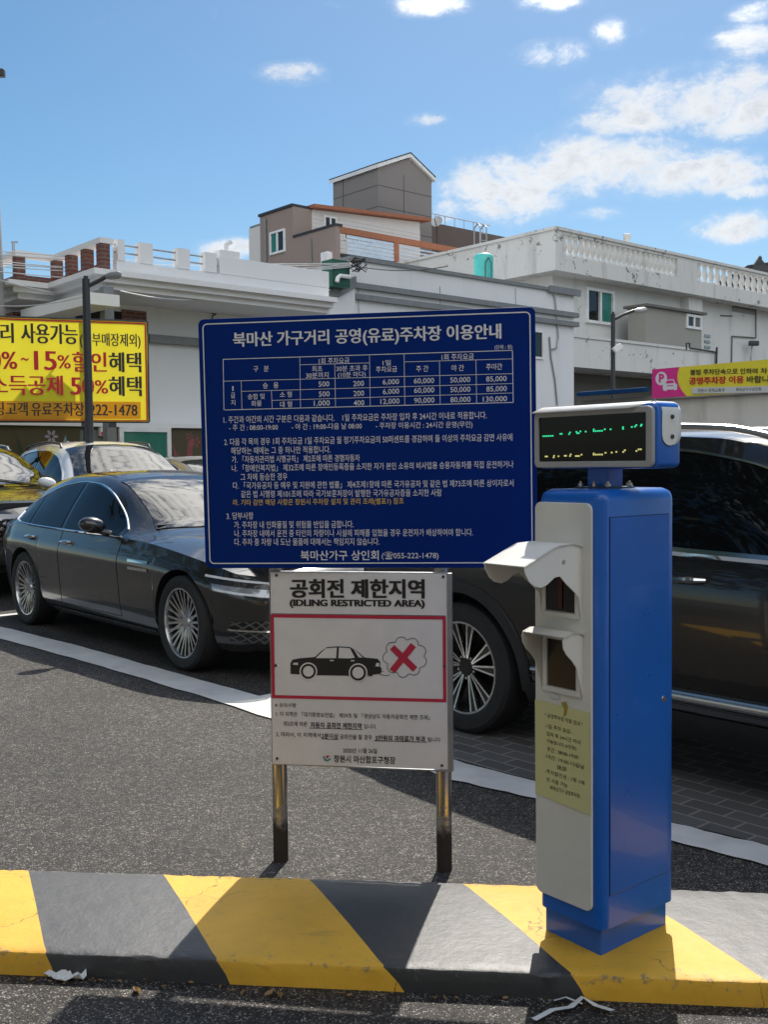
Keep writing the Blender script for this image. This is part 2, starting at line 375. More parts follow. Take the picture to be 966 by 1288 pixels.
paint_mat('kerb_yellow', (.82, .455, .042), wear=.5, rough=.55, edge=.85, crack=True)
paint_mat('kerb_black', (.026, .027, .030), under=(.13, .13, .13), wear=.6, rough=.50, edge=.85, crack=True, spec=1.0)
paint_mat('road_white', (.70, .69, .66), under=(.12, .12, .12), wear=.6, rough=.6, wscale=12, speck=.8)
brick_mat('paver', (.105, .098, .092), (.155, .145, .135), (.30, .28, .25), .21, .105, R(-49), ms=.006, horiz=True)
brick_mat('red_brick', (.16, .055, .042), (.22, .075, .055), (.20, .16, .14), .22, .075, R(41), ms=.012)
wall_mat('white_wall', (.74, .75, .76), dirt=.10)
wall_mat('white_clean', (.80, .80, .80), dirt=.06)
wall_mat('old_white', (.70, .69, .66), dirt=.62, chip=.12)
wall_mat('old_white_plain', (.68, .675, .65), dirt=.34, chip=.04)
wall_mat('old_dark', (.20, .195, .18), dirt=.5, chip=.1)
wall_mat('brown_wall', (.31, .245, .215), dirt=.18)
wall_mat('taupe_panel', (.245, .225, .215), dirt=.12)
wall_mat('dark_parapet', (.13, .105, .095), dirt=.25)
wall_mat('siding', (.66, .65, .63), dirt=.08)
wall_mat('shed_wall', (.33, .32, .285), dirt=.22)
wall_mat('shed_dark', (.16, .155, .14), dirt=.3)
wall_mat('mural_wall', (.095, .082, .050), dirt=.35, streak=(.045, .04, .03))
wall_mat('concrete', (.36, .355, .345), dirt=.25)
wall_mat('mottled', (.42, .41, .385), dirt=.75, streak=(.10, .095, .085), chip=.22)
mat('orange_trim', (.33, .125, .06), .6); mat('grey_trim', (.20, .21, .215), .55); mat('pvc_white', (.78, .78, .77), .35)
mat('dark_trim', (.03, .03, .032), .5); mat('dark_metal', (.045, .048, .052), .45, metal=.3); mat('steel', (.50, .49, .46), .26, metal=1.0, vary=.2, vscale=14)
mat('galv', (.40, .41, .42), .42, metal=.9, vary=.2); mat('louver', (.80, .81, .82), .22, metal=.55)
mat('glass_dark', (.012, .014, .016), .04, vary=0, spec=.6); mat('glass_green', (.02, .17, .125), .08, vary=.1, spec=.6); mat('teal_curtain', (.03, .19, .15), .35)
mat('green_box', (.012, .085, .055), .5); mat('tank_teal', (.10, .62, .55), .35); mat('blue_awning', (.008, .045, .13), .9, spec=.1)
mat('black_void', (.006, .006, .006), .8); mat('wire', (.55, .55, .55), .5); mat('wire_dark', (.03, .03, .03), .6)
mat('tile_dark', (.035, .035, .038), .6, bump=.6, bscale=12); mat('dish', (.5, .5, .5), .5)
# signs
mat('board_blue', (.0008, .022, .17), .55, vary=.05, vscale=3, spec=.10); mat('print_white', (.74, .74, .76), .5, vary=0); mat('print_yellow', (.75, .52, .08), .5, vary=0)
mat('sheet_white', (.72, .69, .66), .35, vary=.05, vscale=9); mat('print_black', (.018, .016, .014), .5, vary=0); mat('print_red', (.50, .022, .055), .45, vary=0)
mat('print_teal', (.02, .25, .24), .5, vary=0); mat('print_blue', (.02, .10, .42), .5, vary=0); mat('strip_orange', (.72, .33, .05), .6, vary=.04)
mat('print_banner_red', (.55, .012, .02), .6, vary=0); mat('pink', (.72, .03, .26), .5, vary=.04); mat('banner_yellow', (.82, .70, .04), .55, vary=.04); mat('print_grey', (.62, .64, .62), .5, vary=0)
# kiosk
mat('kiosk_blue', (.009, .122, .52), .30, vary=.10, vscale=3.5, coat=.25, bump=.02, bscale=120); mat('kiosk_seam', (.004, .02, .08), .5, vary=0)
mat('kiosk_cream', (.74, .71, .65), .38, vary=.05, vscale=7); mat('kiosk_white', (.82, .81, .78), .32, vary=.04); mat('frame_grey', (.42, .41, .39), .38, vary=.05)
mat('screen_black', (.004, .0045, .0045), .12, vary=0, spec=.22); mat('slot_dark', (.012, .009, .008), .25, vary=0); mat('slot_red', (.09, .02, .012), .2, vary=0)
emit('led_green', (.05, 1.0, .45), .75); emit('led_amber', (.95, .9, .30), .6)
# cars
def paint(name, col, metal=.35, rough=.24): mat(name, col, rough, metal=metal, vary=.0, coat=1.0)
paint('paint_g80', (.030, .029, .029)); paint('paint_suv', (.022, .020, .019)); paint('paint_white', (.74, .75, .76), 0, .3); paint('paint_dark', (.020, .021, .023)); paint('paint_beige', (.40, .37, .32), .5)
mat('tyre', (.018, .018, .018), .75, vary=.2, vscale=20); mat('rim_silver', (.62, .62, .62), .25, metal=1.0, vary=.08); mat('rim_dark', (.03, .03, .03), .35, metal=.6, vary=0)
mat('chrome', (.80, .80, .80), .10, metal=1.0, vary=0); mat('satin', (.62, .62, .62), .28, metal=1.0, vary=0); mat('black_plastic', (.016, .016, .017), .5, vary=.1, vscale=20); mat('black_gloss', (.006, .006, .007), .06, vary=0, coat=.5)
mat('car_glass', (.005, .006, .007), .02, vary=0, spec=.26)
mat('screen_glass', (.006, .007, .008), .02, vary=0, spec=.55, coat=.4); mat('lamp_clear', (.40, .42, .45), .08, metal=.5, vary=0, coat=1); mat('lamp_red', (.3, .01, .01), .1, vary=0, coat=1)
mat('lamp_dark', (.02, .02, .022), .08, vary=0, coat=1); mat('lamp_line', (.8, .82, .85), .15, vary=0, coat=1)
mat('paper', (.78, .78, .76), .8, vary=.05); mat('leaf_dry', (.34, .21, .09), .7, vary=.3, vscale=30); mat('bark', (.09, .07, .05), .9, bump=.6, bscale=20); mat('leaf', (.045, .085, .022), .55, vary=.35, vscale=2.0)

# translucent cloth for the yellow banner (daylight comes through from behind)
def cloth(name, col, tr=.55):
    m = bpy.data.materials.new(name); m.use_nodes = True; t = m.node_tree; k = N(t); t.nodes.remove(t.nodes['Principled BSDF']); out = t.nodes['Material Output']
    d_ = k.new('ShaderNodeBsdfDiffuse'); d_.inputs[0].default_value = (*col, 1); tl = k.new('ShaderNodeBsdfTranslucent'); tl.inputs[0].default_value = (*col, 1)
    mx = k.new('ShaderNodeMixShader'); mx.inputs[0].default_value = tr; t.links.new(d_.outputs[0], mx.inputs[1]); t.links.new(tl.outputs[0], mx.inputs[2]); t.links.new(mx.outputs[0], out.inputs[0])
    MAT[name] = m
cloth('banner_cloth', (.86, .74, .05), .5); cloth('banner_strip', (.80, .42, .06), .5)
def stained_post():
    m = bpy.data.materials.new('post_steel'); m.use_nodes = True; t = m.node_tree; k = N(t); b = t.nodes['Principled BSDF']
    g = k.new('ShaderNodeNewGeometry'); s = k.new('ShaderNodeSeparateXYZ'); t.links.new(g.outputs['Position'], s.inputs[0])
    f = k.m('ADD', k.m('MULTIPLY', s.outputs[2], 4.0), k.m('MULTIPLY', k.noise(g.outputs['Position'], 26, 6, .7), .9))
    rust = k.smooth(f, 1.35, .95)
    k.put(b.inputs['Base Color'], k.mix(rust, (.50, .48, .44), (.028, .022, .017))); k.put(b.inputs['Metallic'], k.m('SUBTRACT', 1.0, rust))
    k.put(b.inputs['Roughness'], k.m('ADD', .24, k.m('MULTIPLY', rust, .55))); MAT['post_steel'] = m
stained_post()

# ------------------------------------------------------------------ the ground
GA = R(41.0)
gu = Vector((math.cos(GA), math.sin(GA), 0)); gv = Vector((-math.sin(GA), math.cos(GA), 0))   # the street grid: gu right-away, gv left-away
def gz(y):   # the lot climbs very gently toward the far side
    t = max(0.0, min(1.0, (y - 10.2) / 6.0)); return .18 * t * t * (3 - 2 * t)
mb = MB()
ys = [-400, -60, -8, 0, 4, 8, 10.2] + [10.2 + .5 * i for i in range(1, 13)] + [30, 80, 300, 1500]
mb.grid([[(x, y, gz(y)) for x in (-1500, -60, -12, 0, 12, 60, 1500)] for y in ys])
tag(mb.build('asphalt_ground', 'asphalt', smooth=True), kind='structure')

# block paving in the bays under the parked cars: everything beyond the white line
LINE_N = [(-260, 735), (-120, 764), (0, 804), (90, 828.5), (170, 852), (250, 876), (340, 905), (450, 937), (570, 983), (675, 1006), (770, 1034), (850, 1060), (966, 1091), (1120, 1135), (1400, 1215)]
LINE_F = [(-260, 722), (-120, 750), (0, 789), (90, 811), (170, 833.5), (250, 856), (340, 881), (450, 914), (570, 957.5), (675, 985), (770, 1013), (850, 1038), (966, 1066), (1120, 1105), (1400, 1176)]
near = [G(x, y) for x, y in LINE_N]; far = [G(x, y) for x, y in LINE_F]
mb = MB()
i0 = 6
pav = [q + gu * .02 for q in far[i0:]]; rows = []
for k in range(12): rows.append([Vector((q.x, q.y, 0)) + gu * (k * .52) + Vector((0, 0, gz((q + gu * (k * .52)).y) + .004)) for q in pav])
mb.grid(rows); tag(mb.build('bay_paving', 'paver'), kind='structure')
def ribbon(name, a, b, z):
    m_ = MB(); aa = []; bb = []
    for i in range(len(a) - 1):
        for t in range(6):
            f = t / 6; ja, jb = random.uniform(-.006, .006), random.uniform(-.006, .006)
            aa.append(a[i].lerp(a[i + 1], f) + Vector((ja, ja, z))); bb.append(b[i].lerp(b[i + 1], f) + Vector((jb, jb, z)))
    m_.grid([aa, bb]); return tag(m_.build(name, 'road_white'), kind='structure')
ribbon('bay_line', near, far, .008)
s0 = G(322, 884)   # the divider between the two front bays
ribbon('bay_divider_line', [s0 + gu * t for t in (.02, 1.5, 3, 4.6)], [s0 + gu * t + gv * .12 for t in (.02, 1.5, 3, 4.6)], .0085)
s1 = G(2, 776) - gu * .35
ribbon('bay_divider_line', [s1 + gu * t for t in (.1, 1.5, 3, 4.6)], [s1 + gu * t + gv * .12 for t in (.1, 1.5, 3, 4.6)], .0085)

# striped concrete kerb of the ticket island
KZ = .07
ta, tb = G(0, 1195, KZ), G(966, 1235, KZ); kd = (tb - ta).normalized(); kn = Vector((-kd.y, kd.x, 0))
fa, fb = G(0, 1093, KZ), G(966, 1122, KZ)
def kpt(which, px, py):
    z = {'f': KZ, 'n': KZ, 'b': 0}[which]; q = G(px, py, z); return (q - ta).dot(kd)
cuts = [(kpt('f', 35, 1094), kpt('n', 57, 1197), kpt('b', 72, 1226)), (kpt('f', 205, 1099), kpt('n', 273, 1204), kpt('b', 290, 1241)),
        (kpt('f', 388, 1105), kpt('n', 483, 1212), kpt('b', 511, 1254)), (kpt('f', 582, 1110), kpt('n', 718, 1221), kpt('b', 740, 1261)), (kpt('f', 781, 1116), kpt('n', 963, 1228), kpt('b', 984, 1272))]
fdir = (fb - fa).normalized()
p1 = [a - b for a, b in zip(cuts[0], cuts[1])]; p5 = [a - b for a, b in zip(cuts[4], cuts[3])]
cuts = [tuple(c + 2 * d_ for c, d_ in zip(cuts[0], p1)), tuple(c + d_ for c, d_ in zip(cuts[0], p1))] + cuts + [tuple(c + d_ for c, d_ in zip(cuts[4], p5)), tuple(c + 2 * d_ for c, d_ in zip(cuts[4], p5))]
cuts = [tuple(c - 1.5 for c in cuts[0])] + cuts + [tuple(c + 1.5 for c in cuts[-1])]
mb = MB(); rnd = random.Random(3)
NW = 14
def krow(sf, sn, sb):
    t = (sf - (fa - ta).dot(kd)); far_ = fa + fdir * t; near_ = ta + kd * sn; base = ta + kd * sb + Vector((0, 0, -KZ)) + Vector((0, 1, 0)) * 0
    base = base - kn * .008
    j = lambda a: rnd.uniform(-a, a)
    row = [far_ + kn * .012 + Vector((0, 0, -KZ - .01)), far_ + kn * .008 + Vector((0, j(.004), -.012)), far_ + Vector((0, j(.003), -.003 + j(.0015)))]
    for i in range(1, NW):
        row.append(far_.lerp(near_, i / NW) + Vector((0, 0, .006 * math.sin(math.pi * i / NW) + j(.0007))))
    e = .55 + .45 * math.sin(sn * 9.0) * math.sin(sn * 23.0 + 1)
    row += [near_ + kn * .006 + Vector((0, j(.0015), -.0005 + j(.0008))), near_ - kn * .001 + Vector((0, j(.0025) * e, -.004 + j(.0018) * e)), near_.lerp(base, .16) - kn * .003 + Vector((0, j(.002) * e, 0)), near_.lerp(base, .6) + Vector((0, j(.0015), 0)), base + Vector((0, 0, -.01))]
    return row
allrows = []
for i in range(len(cuts) - 1):
    L = abs(cuts[i + 1][0] - cuts[i][0]); k = max(3, int(L / .022)); rows = []
    for q in range(k + (1 if i == len(cuts) - 2 else 0)):
        f = q / k; allrows.append((krow(*[a * (1 - f) + b * f for a, b in zip(cuts[i], cuts[i + 1])]), i))
w_ = len(allrows[0][0]); mb.v = [q for r_, _ in allrows for q in r_]
for r_ in range(len(allrows) - 1):
    for c_ in range(w_ - 1):
        mb.f.append([r_ * w_ + c_, r_ * w_ + c_ + 1, (r_ + 1) * w_ + c_ + 1, (r_ + 1) * w_ + c_]); mb.mi.append(allrows[r_][1] % 2)
# interval 2 (between the first two photographed cuts + 2 leading ones) is black
blk = (3 % 2)
tag(mb.build('kerb', ['kerb_yellow', 'kerb_black'] if blk == 1 else ['kerb_black', 'kerb_yellow'], smooth=True, angle=28), kind='structure')

# ------------------------------------------------------------------ the sign boards on two posts
PL, PR = Vector((-.405, 3.866, 0)), Vector((.210, 3.757, 0))
sU = (PR - PL).normalized(); syaw = math.atan2(sU.y, sU.x); sN = Vector((sU.y, -sU.x, 0))
stand = thing('parking_notice_board', 'big navy board of white Korean parking fees and rules on two stained steel posts', 'notice board', tuple((PL + PR) / 2), syaw)
for q in (PL, PR):
    m_ = MB(); m_.tube([q + Vector((0, 0, -.02)), q + Vector((0, 0, .5)), q + Vector((0, 0, 1.2)), q + Vector((0, 0, 1.98))], .0285, 20)
    m_.build('post', 'post_steel', stand, smooth=True)
# blue board
byaw = R(-8.38); bU = Vector((math.cos(byaw), math.sin(byaw), 0)); bn = Vector((bU.y, -bU.x, 0))
bW = Vector((0, 0, 1)) * math.cos(.02) + bn * math.sin(.02)
bro = .0065; bU2 = bU * math.cos(bro) + bW * math.sin(bro); bW2 = bW * math.cos(bro) - bU * math.sin(bro)
bpl = Plane(Vector((-.0627, 3.755, 1.5794)) + bn * .02, bU2, bW2)
bw, bh = 1.222 / 2, .9155 / 2
def rrect(u0, w0, u1, w1, r, k=6):
    o = []
    for cx_, cy_, a0 in ((u1 - r, w1 - r, 0), (u0 + r, w1 - r, 90), (u0 + r, w0 + r, 180), (u1 - r, w0 + r, 270)):
        for i in range(k + 1):
            a = R(a0 + 90 * i / k); o.append((cx_ + r * math.cos(a), cy_ + r * math.sin(a)))
    return o
m_ = MB(); m_.prism([bpl.pt(u, w, 0) for u, w in rrect(-bw, -bh, bw, bh, .022)], tuple(-bpl.N * .016)); m_.build('blue_panel', 'board_blue', stand, bevel=.0025)
for zz in (-.30, .30):
    m_ = MB(); bpl.slab(m_, (-.50, zz - .02, .50, zz + .02), -.034, -.0165); m_.build('rail', 'galv', stand)
m_ = MB(); a = rrect(-bw + .0165, -bh + .0165, bw - .0165, bh - .0165, .018); b = rrect(-bw + .0205, -bh + .0205, bw - .0205, bh - .0205, .014)
k = len(a); m_.add([bpl.pt(u, w, .0015) for u, w in a + b], [(i, (i + 1) % k, k + (i + 1) % k, k + i) for i in range(k)]); m_.build('border_line', 'print_white', stand)
TW = .0017
def ly(row, x):
    y0, y1, x0 = {'top': (452, 440.7, 280.5), 'sub': (458.9, 451.4, 377), 'hb': (479.5, 470, 281.5), 'r1': (492.3, 482.4, 303), 'r2': (503.7, 494.3, 341), 'bot': (515.7, 506.2, 282.4)}[row]
    return y0 + (y1 - y0) * (x - x0) / (645 - x0)
m_ = MB()
def hl(row, x0, x1, w=TW): bpl.line(m_, (x0, ly(row, x0)), (x1, ly(row, x1)), w, .0016)
def vl(x, ra, rb, w=TW, dx=1.0): bpl.line(m_, (x, ly(ra, x)), (x + dx, ly(rb, x)), w, .0013)
hl('top', 280.5, 644.8, .0024); hl('sub', 377, 464.8); hl('sub', 508.5, 645); hl('hb', 281.5, 645); hl('r1', 303.5, 645); hl('r2', 341.5, 645); hl('bot', 282.4, 645.4, .0024)
for x, ra, rb in ((280.5, 'top', 'bot'), (303.2, 'hb', 'bot'), (341.3, 'r1', 'bot'), (377, 'top', 'bot'), (421, 'sub', 'bot'), (464.8, 'top', 'bot'), (508.3, 'top', 'bot'), (552.9, 'sub', 'bot'), (598.8, 'sub', 'bot'), (644.8, 'top', 'bot')): vl(x, ra, rb, .0024 if x in (280.5, 644.8) else TW)
m_.build('table_lines', 'print_white', stand)
m_ = MB()
def T(s, x0, y0, x1, y1, h, bold=.006): letters(m_, bpl, s, x0, y0, x1, y1, h, .0018, bold)
for i_, (dx, dy) in enumerate(((-.55, 0), (.55, 0), (0, .3))): letters(m_, bpl, '북마산 가구거리 공영(유료)주차장 이용안내', 293.4 + dx, 428.8 + dy, 630.3 + dx, 418 + dy, 21.5, .0018 + i_ * .0001, .004)
m_.build('title_lettering', 'print_white', stand)
m_ = MB()
T('(단위 : 원)', 622.4, 437.2, 644.8, 436.6, 6.4)
for s, x0, y0, x1, y1, h in (('구   분', 318.6, 464.3, 338, 463.6, 7.6), ('1회 주차요금', 401, 454.4, 439.5, 453.4, 8), ('최초', 392.4, 464, 405.5, 463.7, 7.4), ('30분까지', 384.8, 472.3, 413.3, 471.6, 7.4),
        ('30분 초과 후', 422.9, 463.8, 462.4, 462.6, 7.4), ('(10분 마다)', 425.2, 471.9, 460, 471, 8), ('1일', 481.4, 456.4, 491.7, 456, 7), ('주차요금', 473, 464.8, 499.5, 464, 7.6), ('1회 주차요금', 555.7, 449.4, 596.2, 448.2, 8),
        ('주 간', 523.6, 464, 539, 463.5, 8), ('야 간', 567.9, 463, 583.8, 462.6, 8), ('주야간', 611.7, 461.5, 631.9, 460.9, 8.2), ('1', 292, 488.8, 293.6, 488.8, 6), ('급', 290.2, 497.4, 295.6, 497.3, 7), ('지', 290.4, 506.4, 295.8, 506.3, 7),
        ('승   용', 330.5, 485.1, 350.2, 484.5, 7.6), ('승합 및', 311.4, 499, 332.9, 498.4, 7.2), ('화물', 316, 507.7, 329, 507.2, 7.2), ('소 형', 352, 496.3, 367, 495.9, 7.6), ('대 형', 352.2, 508.8, 367.2, 508.4, 7.6),
        ('500', 400.7, 483.2, 414.3, 482.8, 6.6), ('500', 401, 495.8, 414.6, 495.3, 6.6), ('1,000', 394.8, 507.8, 414.8, 507.2, 7.6), ('200', 444.3, 482.6, 457.9, 482.1, 6.6), ('200', 444.5, 495, 458, 494.5, 6.6), ('400', 444.8, 507, 458.2, 506.5, 6.6),
        ('6,000', 481.4, 481, 502, 480.4, 7.6), ('6,000', 481.6, 493.2, 502.2, 492.4, 7.6), ('12,000', 478.6, 505.6, 502.6, 504.8, 7.6), ('60,000', 520.7, 479.7, 546.2, 479, 7.6), ('60,000', 521, 491.7, 546.4, 490.9, 7.6), ('90,000', 521, 504.4, 546.6, 503.5, 7.6),
        ('50,000', 566.4, 478.6, 591.7, 477.8, 7.6), ('50,000', 566.6, 490.8, 591.9, 490, 7.6), ('80,000', 566.8, 503.4, 592, 502.6, 7.6), ('85,000', 611.7, 477.4, 637.6, 476.5, 7.6), ('85,000', 612, 490, 637.8, 489.1, 7.6), ('130,000', 607.6, 502.7, 638, 501.8, 7.6)):
    T(s, x0, y0, x1, y1, h)
m_.build('table_lettering', 'print_white', stand)
m_ = MB()
for s, x0, y0, x1, y1 in (('1. 주간과 야간의 시간 구분은 다음과 같습니다.    1일 주차요금은 주차장 입차 후 24시간 이내로 적용합니다.', 281, 528, 612.4, 522),
        ('- 주 간 : 08:00-19:00        - 야 간 : 19:00-다음 날 08:00        - 주차장 이용시간 : 24시간 운영(무인)', 288, 538.6, 594.5, 534.3),
        ('2. 다음 각 목의 경우 1회 주차요금 1일 주차요금 월 정기주차요금의 50퍼센트를 경감하며 둘 이상의 주차요금 감면 사유에', 281.9, 556, 644.8, 549.8),
        ('해당하는 때에는 그 중 하나만 적용합니다.', 290.5, 567, 415.7, 565.2), ('가. 「자동차관리법 시행규칙」 제2조에 따른 경형자동차', 291.4, 578, 452.6, 575.8),
        ('나. 「장애인복지법」 제32조에 따른 장애인등록증을 소지한 자가 본인 소유의 비사업용 승용자동차를 직접 운전하거나', 291.4, 589, 646.2, 583.8),
        ('그 차에 동승한 경우', 302.4, 600, 361.4, 599.2), ('다. 「국가유공자 등 예우 및 지원에 관한 법률」 제4조제1항에 따른 국가유공자 및 같은 법 제73조에 따른 상이자로서', 292.9, 610.8, 646.2, 607.3),
        ('같은 법 시행령 제101조에 따라 국가보훈처장이 발행한 국가유공자증을 소지한 사람', 303, 621.5, 555.7, 619.5), ('3. 당부사항', 284.8, 649, 318.6, 648.6),
        ('가. 주차장 내 인화물질 및 위험물 반입을 금합니다.', 294.3, 660.2, 444.8, 659.2), ('나. 주차장 내에서 운전 중 타인의 차량이나 시설에 피해를 입혔을 경우 운전자가 배상하여야 합니다.', 294.8, 671, 595.2, 669.3),
        ('다. 주차 중 차량 내 도난 물품에 대해서는 책임지지 않습니다.', 294.8, 681.8, 477.4, 681)):
    T(s, x0, y0, x1, y1, 9.2, .004)
T('북마산가구 상인회', 378, 698.6, 476.4, 698.4, 12.5, .012); T('(☎055-222-1478)', 480.2, 699.2, 551.7, 699, 10.5, .004)
m_.build('rules_lettering', 'print_white', stand)
m_ = MB(); T('라. 기타 감면 해당 사항은 창원시 주차장 설치 및 관리 조례(별표1) 참조', 292.9, 632.6, 508, 630.6, 9.2, .004); m_.build('yellow_lettering', 'print_yellow', stand)

# white anti-idling sign, screwed to the same posts below it
wsign = thing('idling_sign', 'white anti-idling sign with a red framed car pictogram, hung below the navy board', 'sign', tuple((PL + PR) / 2 + sN * .05), syaw)
wpl = Plane((PL + PR) / 2 + sN * .048, sU)
cn = [wpl.hit(*q) for q in ((339.8, 719.8), (562, 721.8), (563.5, 967.9), (342.6, 960.7))]
m_ = MB(); m_.prism([wpl.pt(u, w, 0) for u, w in cn], tuple(-wpl.N * .003)); m_.build('sheet', 'sheet_white', wsign)
u0 = min(c[0] for c in cn); u1 = max(c[0] for c in cn); w1 = max(c[1] for c in cn); w0 = min(c[1] for c in cn)
m_ = MB()
for r in ((u1 + .001, w0 - .002, u1 + .018, w1 + .002), (u0 - .004, w0 - .002, u0 - .001, w1 + .002), (u0 - .001, w1 - .004, u1 + .001, w1 + .004), (u0 - .001, w0 - .004, u1 + .001, w0 + .002)):
    wpl.slab(m_, r, -.022, .003 if r[0] > u1 - .01 else -.0032)
m_.build('frame', 'galv', wsign, bevel=.002)
for q in ((347.5, 723.5), (557.5, 725.5), (346.5, 837), (559, 838), (348.3, 954), (556, 963)):
    m_ = MB(); u, w = wpl.hit(*q); m_.lathe([(0, .004), (.004, .0035), (.0055, .001), (.0055, 0)], Matrix.Translation(wpl.pt(u, w, 0)) @ wpl.N.to_track_quat('Z', 'Y').to_matrix().to_4x4(), 10); m_.build('bolt', 'dark_metal', wsign, smooth=True)
m_ = MB()
def T2(s, x0, y0, x1, y1, h, bold=.004): letters(m_, wpl, s, x0, y0, x1, y1, h, .0016, bold)
for i_, (dx, dy) in enumerate(((-1.1, -.5), (-1.1, .5), (-.4, 0), (.4, 0), (1.1, -.5), (1.1, .5))): letters(m_, wpl, '공회전 제한지역', 365.8 + dx, 740 + dy, 533.3 + dx, 740.6 + dy, 23, .0016 + i_ * .00008, 0)
for i_, dx in enumerate((-.5, .5)): letters(m_, wpl, '(IDLING RESTRICTED AREA)', 364.7 + dx, 759.2, 534.1 + dx, 760.2, 11, .0016 + i_ * .0001, .02)
T2('※ 유의사항', 345.7, 886.6, 372.5, 887, 5.4); T2('1. 이 지역은 「대기환경보전법」 제59조 및 「경상남도 자동차공회전 제한 조례」', 347, 897.6, 540.8, 902.4, 6.2, .006)
T2('제3조에 따른', 356.3, 910, 386.5, 910.8, 6.2, .006); T2('자동차 공회전 제한지역', 390.4, 911.6, 454.7, 913.2, 7.4, .02); T2('입니다.', 458, 913.4, 473.7, 913.8, 5.8)
T2('2. 따라서, 이 지역에서', 347, 923.4, 403.3, 924.8, 6.4, .006); T2('2분이상', 404.4, 925.4, 425.6, 926, 7.2, .02); T2('공회전을 할 경우', 427.6, 926.4, 468, 927.4, 6.4, .006); T2('5만원의 과태료가 부과', 472.3, 928.2, 535.2, 929.6, 7.6, .02); T2('됩니다', 538, 930, 554, 930.4, 5.8)
T2('2020년 11월 26일', 431.2, 943.6, 474.3, 944.4, 6.4, .008); T2('창원시 마산합포구청장', 419.8, 954, 497.5, 956.4, 9.5, .016)
for a, b in (((389, 915.6), (455.5, 917.4)), ((404, 929.2), (426, 930.2)), ((470.5, 931.6), (537, 933.4)), ((341.5, 771.8), (560.5, 774.6))): wpl.line(m_, a, b, .0022, .0014)
m_.build('lettering', 'print_black', wsign)
m_ = MB()
for a, b in (((341, 774.5), (560.5, 777.2)), ((342.6, 876), (561.3, 881.3))): wpl.line(m_, a, b, .0118, .0013)
for a, b in (((342.4, 772.6), (343.9, 878)), ((558.9, 775), (559.6, 883))): wpl.line(m_, a, b, .0118, .0017)
Z1 = lambda x, y: (320 + x / 3.578, 700 + y / 3.578)
wpl.line(m_, Z1(620, 408), Z1(724, 508), .0235, .0014); wpl.line(m_, Z1(716, 398), Z1(620, 516), .0235, .0018)
m_.build('red_print', 'print_red', wsign)
m_ = MB()
def zp(pts, off): m_.poly([wpl.px(*Z1(x, y), off) for x, y in pts])
def zc(cx_, cy_, r, off, k=26): zp([(cx_ + r * math.cos(2 * math.pi * i / k), cy_ + r * math.sin(2 * math.pi * i / k)) for i in range(k)], off)
zp([(162, 528), (162, 480), (171, 464), (200, 458), (272, 452), (300, 426), (326, 408), (372, 404), (430, 407), (462, 426), (496, 454), (555, 460), (567, 474), (566, 494), (573, 505), (570, 526), (540, 531), (420, 536), (280, 534)], .0013)
zc(243, 516, 34, .0026); zc(467, 522, 36, .0026); zp([(520, 530), (532, 530), (532, 538), (506, 538)], .0013)
for i in range(1):   # the smoke cloud's scalloped outline
    pts = []; cx_, cy_ = 678, 452
    for j in range(9):
        a0 = 2 * math.pi * j / 9 + .3; bx, by = cx_ + 74 * math.cos(a0), cy_ + 66 * math.sin(a0); da = 26
        for q in range(9):
            a = a0 + (q / 8 - .5) * 2.5; pts.append((bx + da * math.cos(a), by + da * math.sin(a)))
    pr = [wpl.px(*Z1(x, y), .0014) for x, y in pts]
    for a, b in zip(pr, pr[1:] + pr[:1]):
        A = ((a - wpl.o).dot(wpl.U), (a - wpl.o).dot(wpl.W)); B = ((b - wpl.o).dot(wpl.U), (b - wpl.o).dot(wpl.W)); wpl.seg(m_, A, B, .0022, .0013)
    for a, b in ((Z1(560, 520), Z1(582, 516)), (Z1(562, 530), Z1(592, 536)), (Z1(592, 536), Z1(610, 532))): wpl.line(m_, a, b, .002, .0014)
m_.build('pictogram', 'print_black', wsign)
m_ = MB()
zp([(276, 457), (321, 413), (371, 409), (368, 457)], .0019); zp([(378, 457), (381, 409), (430, 412), (452, 455), (430, 458)], .0019); zp([(447, 418), (456, 424), (488, 454), (470, 454)], .0019)
zp([(172, 486), (176, 478), (196, 477), (196, 488)], .0019); zp([(545, 494), (548, 480), (560, 477), (564, 494)], .0019); zp([(340, 465), (357, 465), (357, 470), (340, 470)], .0019); zp([(434, 466), (450, 466), (450, 471), (434, 471)], .0019)
zc(243, 516, 40, .0021); zc(467, 522, 42, .0021); zc(243, 516, 24, .0031); zc(467, 522, 26, .0031)
m_.build('pictogram_gap', 'sheet_white', wsign)
m_ = MB(); zp([(308, 900), (314, 896), (318, 908), (328, 916), (343, 904), (342, 914), (328, 922), (314, 918)], .0015); m_.build('emblem', 'print_teal', wsign)
m_ = MB(); zp([(320, 898), (330, 894), (340, 898), (332, 902), (330, 910), (324, 906)], .0015); m_.build('emblem', 'print_red', wsign)

# ------------------------------------------------------------------ the payment kiosk
KTH = R(39.1)
KSC = (EYE - KZ) / (EYE - .09)
kiosk = thing('payment_kiosk', 'tall blue and cream parking payment kiosk standing on the striped kerb', 'kiosk', (.606 * KSC, 2.888 * KSC, KZ), KTH)
kiosk.scale = (KSC,) * 3; WM[kiosk.name] = WM[kiosk.name] @ Matrix.Scale(KSC, 4)
KM = WM[kiosk.name]
def K(mb, name, mats, parent=kiosk, **kw): return mb.build(name, mats, parent, local=True, **kw)
KB = lambda z: z - .09
e_top = lambda a, b: (a.z > KB(1.0) and b.z > KB(1.0)) or abs(a.z - b.z) > .5
m_ = MB(); m_.box((0, 0, -.004), (.308, .21, KB(.185))); K(m_, 'plinth', 'kiosk_blue', bevel=.004)
m_ = MB(); m_.rbox((-.028, -.028, KB(.18)), (.317, .217, KB(1.421)), .034, e_top, 6)
body = K(m_, 'cabinet', 'kiosk_blue', smooth=True, angle=50)
